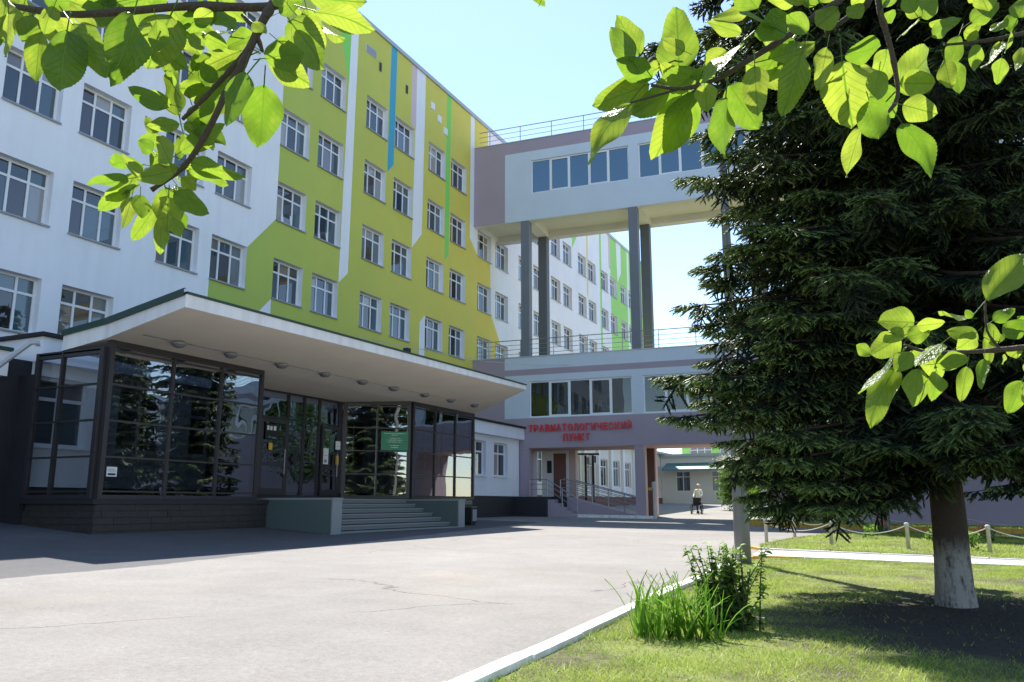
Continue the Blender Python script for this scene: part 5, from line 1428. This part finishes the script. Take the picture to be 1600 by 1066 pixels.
# ------------------------------------------------------------------ apple boughs hanging in front of the lens
def leaf_mesh(seed):
    """toothed oval leaf along +y (length 1) with its stalk behind the base, folded along the midrib and curled"""
    r = np.random.default_rng(seed)
    fold, curl, twist, wav = r.uniform(.08, .5), r.uniform(-.5, .8), r.uniform(-.7, .7), r.uniform(.015, .06)
    n, ph, r_f = 40, r.uniform(0, 6), r.uniform(4, 11)
    V, F = [], []
    cols = (-1, -.66, -.33, 0, .33, .66, 1)
    for i in range(n):
        t = i / (n - 1)
        wl = .37 * (math.sin(math.pi * min(1, t ** .85)) ** .66) * (1 - .10 * t)
        if t > .93: wl *= .72
        wl *= 1 + .07 * math.sin(r_f * t + ph)
        for c in cols:
            w = wl
            if abs(c) == 1: w = wl * (1.0 + (.022 if i % 2 else -.014))
            x = c * w; z = abs(c) * w * fold - .10 * (c * w / .36) ** 2 + wav * math.sin(9 * t + ph + c * 2) * abs(c)
            y = t + (.006 if (i % 2 and abs(c) == 1) else 0)
            z += curl * (t - .3) ** 2 * .55
            a = twist * t; x, z = x * math.cos(a) - z * math.sin(a), x * math.sin(a) + z * math.cos(a)
            V.append((x, y, z))
    k = len(cols)
    for i in range(n - 1):
        for j in range(k - 1):
            a = i * k + j; F.append((a, a + 1, a + k + 1, a + k))
    m0 = len(V)
    for t, dz in ((-.32, -.03), (-.16, -.012), (0.02, 0.0)):
        for q in range(4):
            ang = q * math.pi / 2; V.append((.012 * math.cos(ang), t, .012 * math.sin(ang) + dz))
    for i in range(2):
        for q in range(4):
            a, b_ = m0 + i * 4 + q, m0 + i * 4 + (q + 1) % 4; F.append((a, b_, b_ + 4, a + 4))
    me = bpy.data.meshes.new('leaf'); me.from_pydata(V, [], F); me.materials.append(M['leaf'])
    me.polygons.foreach_set('use_smooth', [True] * len(F)); me.update()
    return me
LEAVES = [leaf_mesh(i) for i in range(10)]
lr = random.Random(21)

def bough(name, label, base, leaves, off, scale, depth, spread=.09, shade=.0):
    """leaves: (base x, base y, tip x, tip y, width) in the crop's own pixels"""
    root = thing(name, label, 'branch', base)
    ro = Vector(base)
    more = []
    for L in leaves:            # a second storey of leaves a little nearer the sun, shading the first
        if lr.random() < shade:
            q = lr.uniform(40, 105); sx = lr.uniform(-.5, .5) * L[4]; a = lr.uniform(-.9, .9); dx, dy = L[2] - L[0], L[3] - L[1]
            more.append((L[0] + sx, L[1] - q, L[0] + sx + dx * math.cos(a) - dy * math.sin(a), L[1] - q + dx * math.sin(a) + dy * math.cos(a), L[4] * lr.uniform(.8, 1.05), .03 + lr.uniform(0, .06)))
    for L in list(leaves) + more:
        bx, by, tx, ty, w = L[:5]
        d = depth + (L[5] if len(L) > 5 else lr.uniform(-spread, spread))
        ub, vb, ut, vt = off[0] + bx / scale, off[1] + by / scale, off[0] + tx / scale, off[1] + ty / scale
        wpx = w / scale
        A = at(ub, vb, d); lp_ = math.hypot(ut - ub, vt - vb)
        B = at(ut, vt, d + lr.uniform(-.35, .35) * lp_ / 1291 * d)
        Y = B - A; ln = Y.length; Y.normalize()
        view = (-A).normalized()
        X = Y.cross(view).normalized(); Z = X.cross(Y)
        roll = lr.gauss(0, .62)
        X, Z = X * math.cos(roll) + Z * math.sin(roll), Z * math.cos(roll) - X * math.sin(roll)
        if lr.random() < .5: X, Z = -X, -Z
        sw = (wpx / 1291 * d) / .70 / max(.75, abs(math.cos(roll)))
        sw = max(.58 * ln, min(sw * .92, 1.15 * ln))
        kk = lr.uniform(.92, 1.2)
        o = link('leaf', LEAVES[lr.randrange(10)], root)
        o.matrix_world = Matrix.Translation(A - ro) @ Matrix((X, Y, Z)).transposed().to_4x4() @ Matrix.Diagonal((sw * kk, ln * kk, (sw + ln) / 2 * kk, 1))
    return root
def twig(root, pts, off, scale, depth, r0, r1):
    ro = root.location
    P = [at(off[0] + x / scale, off[1] + y / scale, depth + (z if z else 0)) - ro for x, y, z in pts]
    # smooth the polyline a little and add knots
    Q = []
    for i in range(len(P) - 1):
        for k in range(4):
            t = k / 4; a = P[max(i - 1, 0)]; b = P[i]; c = P[i + 1]; d = P[min(i + 2, len(P) - 1)]
            Q.append(.5 * ((2 * b) + (c - a) * t + (2 * a - 5 * b + 4 * c - d) * t * t + (3 * b - a - 3 * c + d) * t ** 3))
    Q.append(P[-1]); n = len(Q)
    rad = [(r0 + (r1 - r0) * i / (n - 1)) * (1 + (.25 if i % 5 == 2 else 0)) for i in range(n)]
    mb = MB(); mb.tube(Q, rad, 8); return mb.build('twig', M['twig'], root, True)

LL = [(40, 60, 30, 275, 150), (30, -20, 10, 150, 130), (190, 130, 165, 355, 100), (310, 140, 280, 372, 190), (250, 30, 195, 140, 90), (335, 110, 500, 335, 150), (430, 70, 590, 200, 190), (560, 170, 545, 360, 90),
      (620, 60, 560, 350, 150), (790, 70, 680, 292, 230), (540, 10, 375, 42, 70), (830, 120, 930, 262, 110), (1000, 50, 800, 132, 70), (880, 160, 940, 222, 70), (1000, 40, 1085, 165, 85), (945, 170, 1045, 215, 80),
      (1115, 235, 965, 300, 115), (1130, 330, 1060, 570, 130), (1222, 395, 1205, 680, 190), (1230, 270, 1405, 240, 135), (1240, 260, 1425, 395, 130), (1345, 100, 1535, 335, 190), (1385, 85, 1505, 215, 110), (1455, 50, 1740, 110, 130),
      (760, 500, 575, 388, 95), (830, 540, 800, 320, 140), (860, 320, 755, 250, 100), (890, 330, 960, 260, 80), (880, 560, 1050, 690, 130), (830, 575, 685, 585, 75), (705, 700, 638, 650, 70), (790, 765, 730, 630, 125),
      (830, 780, 648, 835, 85), (880, 750, 1122, 820, 110), (880, 780, 1065, 835, 85), (660, 810, 560, 745, 90), (600, 880, 450, 975, 75), (610, 910, 570, 1062, 100), (650, 900, 652, 1005, 90), (780, 910, 772, 1055, 135),
      (820, 860, 895, 945, 90), (805, 890, 955, 985, 100), (840, 820, 905, 880, 70), (745, 1000, 740, 1165, 60), (800, 1010, 835, 1100, 70), (900, 100, 985, 55, 80), (1170, 105, 1225, 150, 60), (1290, 60, 1390, 10, 70), (1330, 20, 1250, -80, 90),
      (700, 30, 760, -60, 110), (480, 30, 520, -70, 120), (230, 40, 300, -60, 120), (90, 30, 70, -90, 120), (1000, 20, 960, -80, 100), (960, 440, 860, 400, 90), (1010, 420, 900, 480, 100), (930, 380, 890, 300, 90), (1180, 160, 1060, 210, 100), (850, 620, 830, 740, 70), (760, 700, 700, 780, 80), (150, 70, 110, 190, 110), (720, 90, 730, 230, 110), (-60, 60, -80, 240, 140), (-40, 10, -160, 100, 120)]
B1 = bough('apple_branch', 'forked apple branch with broad sunlit leaves across the upper left', tuple(at(430, 10, 1.0)), LL, (0, 0), 2.961, 1.0, shade=.75)
twig(B1, [(-260, 0, .1), (0, 20, .04), (300, 66, 0), (560, 55, 0), (860, 30, 0), (1240, 32, .0), (1300, -20, 0), (1330, -120, .03), (1420, -420, .1)], (0, 0), 2.961, 1.0, .0036, .0066)
twig(B1, [(1262, 15, 0), (1215, 100, -.01), (1185, 160, -.01), (1120, 300, -.02), (1060, 400, -.02), (985, 560, -.03), (905, 700, -.03), (830, 790, -.03), (700, 880, -.04)], (0, 0), 2.961, 1.0, .0056, .0026)
twig(B1, [(1190, 160, -.01), (1130, 250, .0), (1040, 355, .01), (950, 450, .01), (845, 552, .02)], (0, 0), 2.961, 1.0, .004, .0024)
twig(B1, [(1190, 165, -.01), (1215, 240, -.01)], (0, 0), 2.961, 1.0, .003, .002)
twig(B1, [(1180, 130, -.01), (1120, 70, .0)], (0, 0), 2.961, 1.0, .003, .002)

RL = [(435, 245, 428, 42, 145), (275, 205, 208, 95, 75), (345, 265, 215, 195, 95), (335, 285, 138, 360, 115), (268, 345, 88, 542, 125), (440, 310, 365, 562, 135), (485, 310, 400, 490, 105), (592, 330, 585, 542, 142), (605, 285, 700, 432, 125), (690, 225, 700, 382, 95),
      (650, 140, 512, 240, 110), (425, 265, 375, 215, 60), (740, 200, 885, 150, 105), (645, 112, 540, 78, 55), (760, 95, 640, 15, 95), (800, 60, 690, 120, 125), (870, 110, 800, 55, 80), (850, 180, 800, 355, 90), (935, 160, 910, 285, 65), (1000, 185, 1128, 165, 95),
      (985, 205, 1015, 415, 140), (1045, 225, 1145, 300, 115), (1065, 330, 1105, 455, 95), (1050, 430, 998, 592, 65), (1175, 300, 1300, 170, 135), (1190, 355, 1305, 385, 95), (1188, 415, 1305, 565, 110), (1128, 75, 1162, 40, 50), (1185, 120, 1235, 75, 60), (1250, 60, 1290, -5, 65),
      (1420, 75, 1520, 5, 75), (1290, 120, 1372, 68, 45), (1490, 105, 1545, 62, 50), (1445, 130, 1395, 108, 45), (1362, 205, 1385, 322, 65), (1330, 200, 1352, 285, 55), (1442, 150, 1430, 235, 50), (1525, 195, 1510, 285, 62), (1560, 120, 1525, 165, 50), (1580, 60, 1610, -10, 70), (1592, 160, 1575, 245, 55), (1230, 40, 1190, -20, 60),
      (560, 240, 480, 260, 80), (520, 280, 530, 380, 80), (820, 140, 760, 260, 110), (900, 90, 960, 40, 80), (1010, 60, 1060, 10, 70), (940, 240, 960, 330, 90), (1110, 240, 1090, 350, 90), (700, 30, 620, -70, 110), (860, 10, 800, -90, 100), (1130, 10, 1180, -90, 100), (1480, 40, 1440, -40, 70), (1640, 120, 1720, 200, 80), (1660, 90, 1700, -20, 90), (-30, 0, 5, -70, 50), (-70, -40, -20, 20, 36)]
B2 = bough('apple_branch', 'apple branch with large glowing leaves reaching in from the upper right', tuple(at(1330, -20, 1.05)), RL, (860, 0), 2.162, 1.05, shade=.55)
twig(B2, [(1180, -420, .1), (1060, -120, .03), (980, -5, 0), (900, 52, 0), (800, 122, 0), (640, 222, 0), (560, 268, 0), (450, 300, 0), (340, 288, 0)], (860, 0), 2.162, 1.05, .0062, .0018)
twig(B2, [(1180, -300, .08), (1080, -10, .02), (1045, 30, .02), (930, 110, .02)], (860, 0), 2.162, 1.05, .006, .0026)
twig(B2, [(1100, -250, .05), (1108, 0, -.02), (1132, 100, -.02), (1160, 210, -.02), (1172, 330, -.02), (1120, 400, -.02)], (860, 0), 2.162, 1.05, .0042, .0022)
twig(B2, [(1900, 30, .1), (1600, 112, .05), (1450, 140, .05), (1330, 152, .05)], (860, 0), 2.162, 1.05, .0036, .0016)
twig(B2, [(440, 300, 0), (270, 348, .0)], (860, 0), 2.162, 1.05, .0016, .0012)

ML = [(1440, 345, 1625, 135, 120), (1085, 500, 955, 575, 135), (962, 572, 905, 538, 60), (1062, 620, 945, 835, 115), (1110, 500, 1195, 475, 85), (1150, 452, 1265, 440, 65), (1262, 520, 1135, 602, 85), (1162, 630, 1140, 775, 105), (1232, 640, 1232, 745, 72), (1362, 620, 1338, 757, 62), (1432, 590, 1420, 715, 60),
      (1410, 510, 1278, 460, 85), (1400, 480, 1325, 560, 75), (1470, 430, 1562, 378, 62), (1520, 500, 1595, 430, 85), (1592, 680, 1535, 825, 105), (1520, 570, 1508, 606, 40), (1232, 610, 1362, 590, 65), (1200, 575, 1085, 585, 70), (1595, 560, 1528, 558, 50), (1452, 440, 1472, 525, 50), (1130, 560, 1060, 640, 80), (1300, 560, 1240, 640, 70), (1380, 420, 1360, 390, 40), (1640, 480, 1720, 380, 110), (1660, 600, 1740, 690, 110), (1600, 700, 1660, 800, 80), (1690, 520, 1800, 560, 100)]
B3 = bough('apple_branch', 'short apple branch with shiny curled leaves in front of the dark spruce', tuple(at(1600, 545, 1.1)), ML, (1000, 340), 2.665, 1.1, shade=.4)
twig(B3, [(2200, 430, .12), (1800, 520, .04), (1610, 540, 0), (1480, 552, 0), (1360, 560, 0), (1200, 560, .0), (1100, 530, 0)], (1000, 340), 2.665, 1.1, .0052, .0016)
twig(B3, [(1500, 548, 0), (1445, 470, 0), (1437, 350, 0)], (1000, 340), 2.665, 1.1, .0018, .0012)
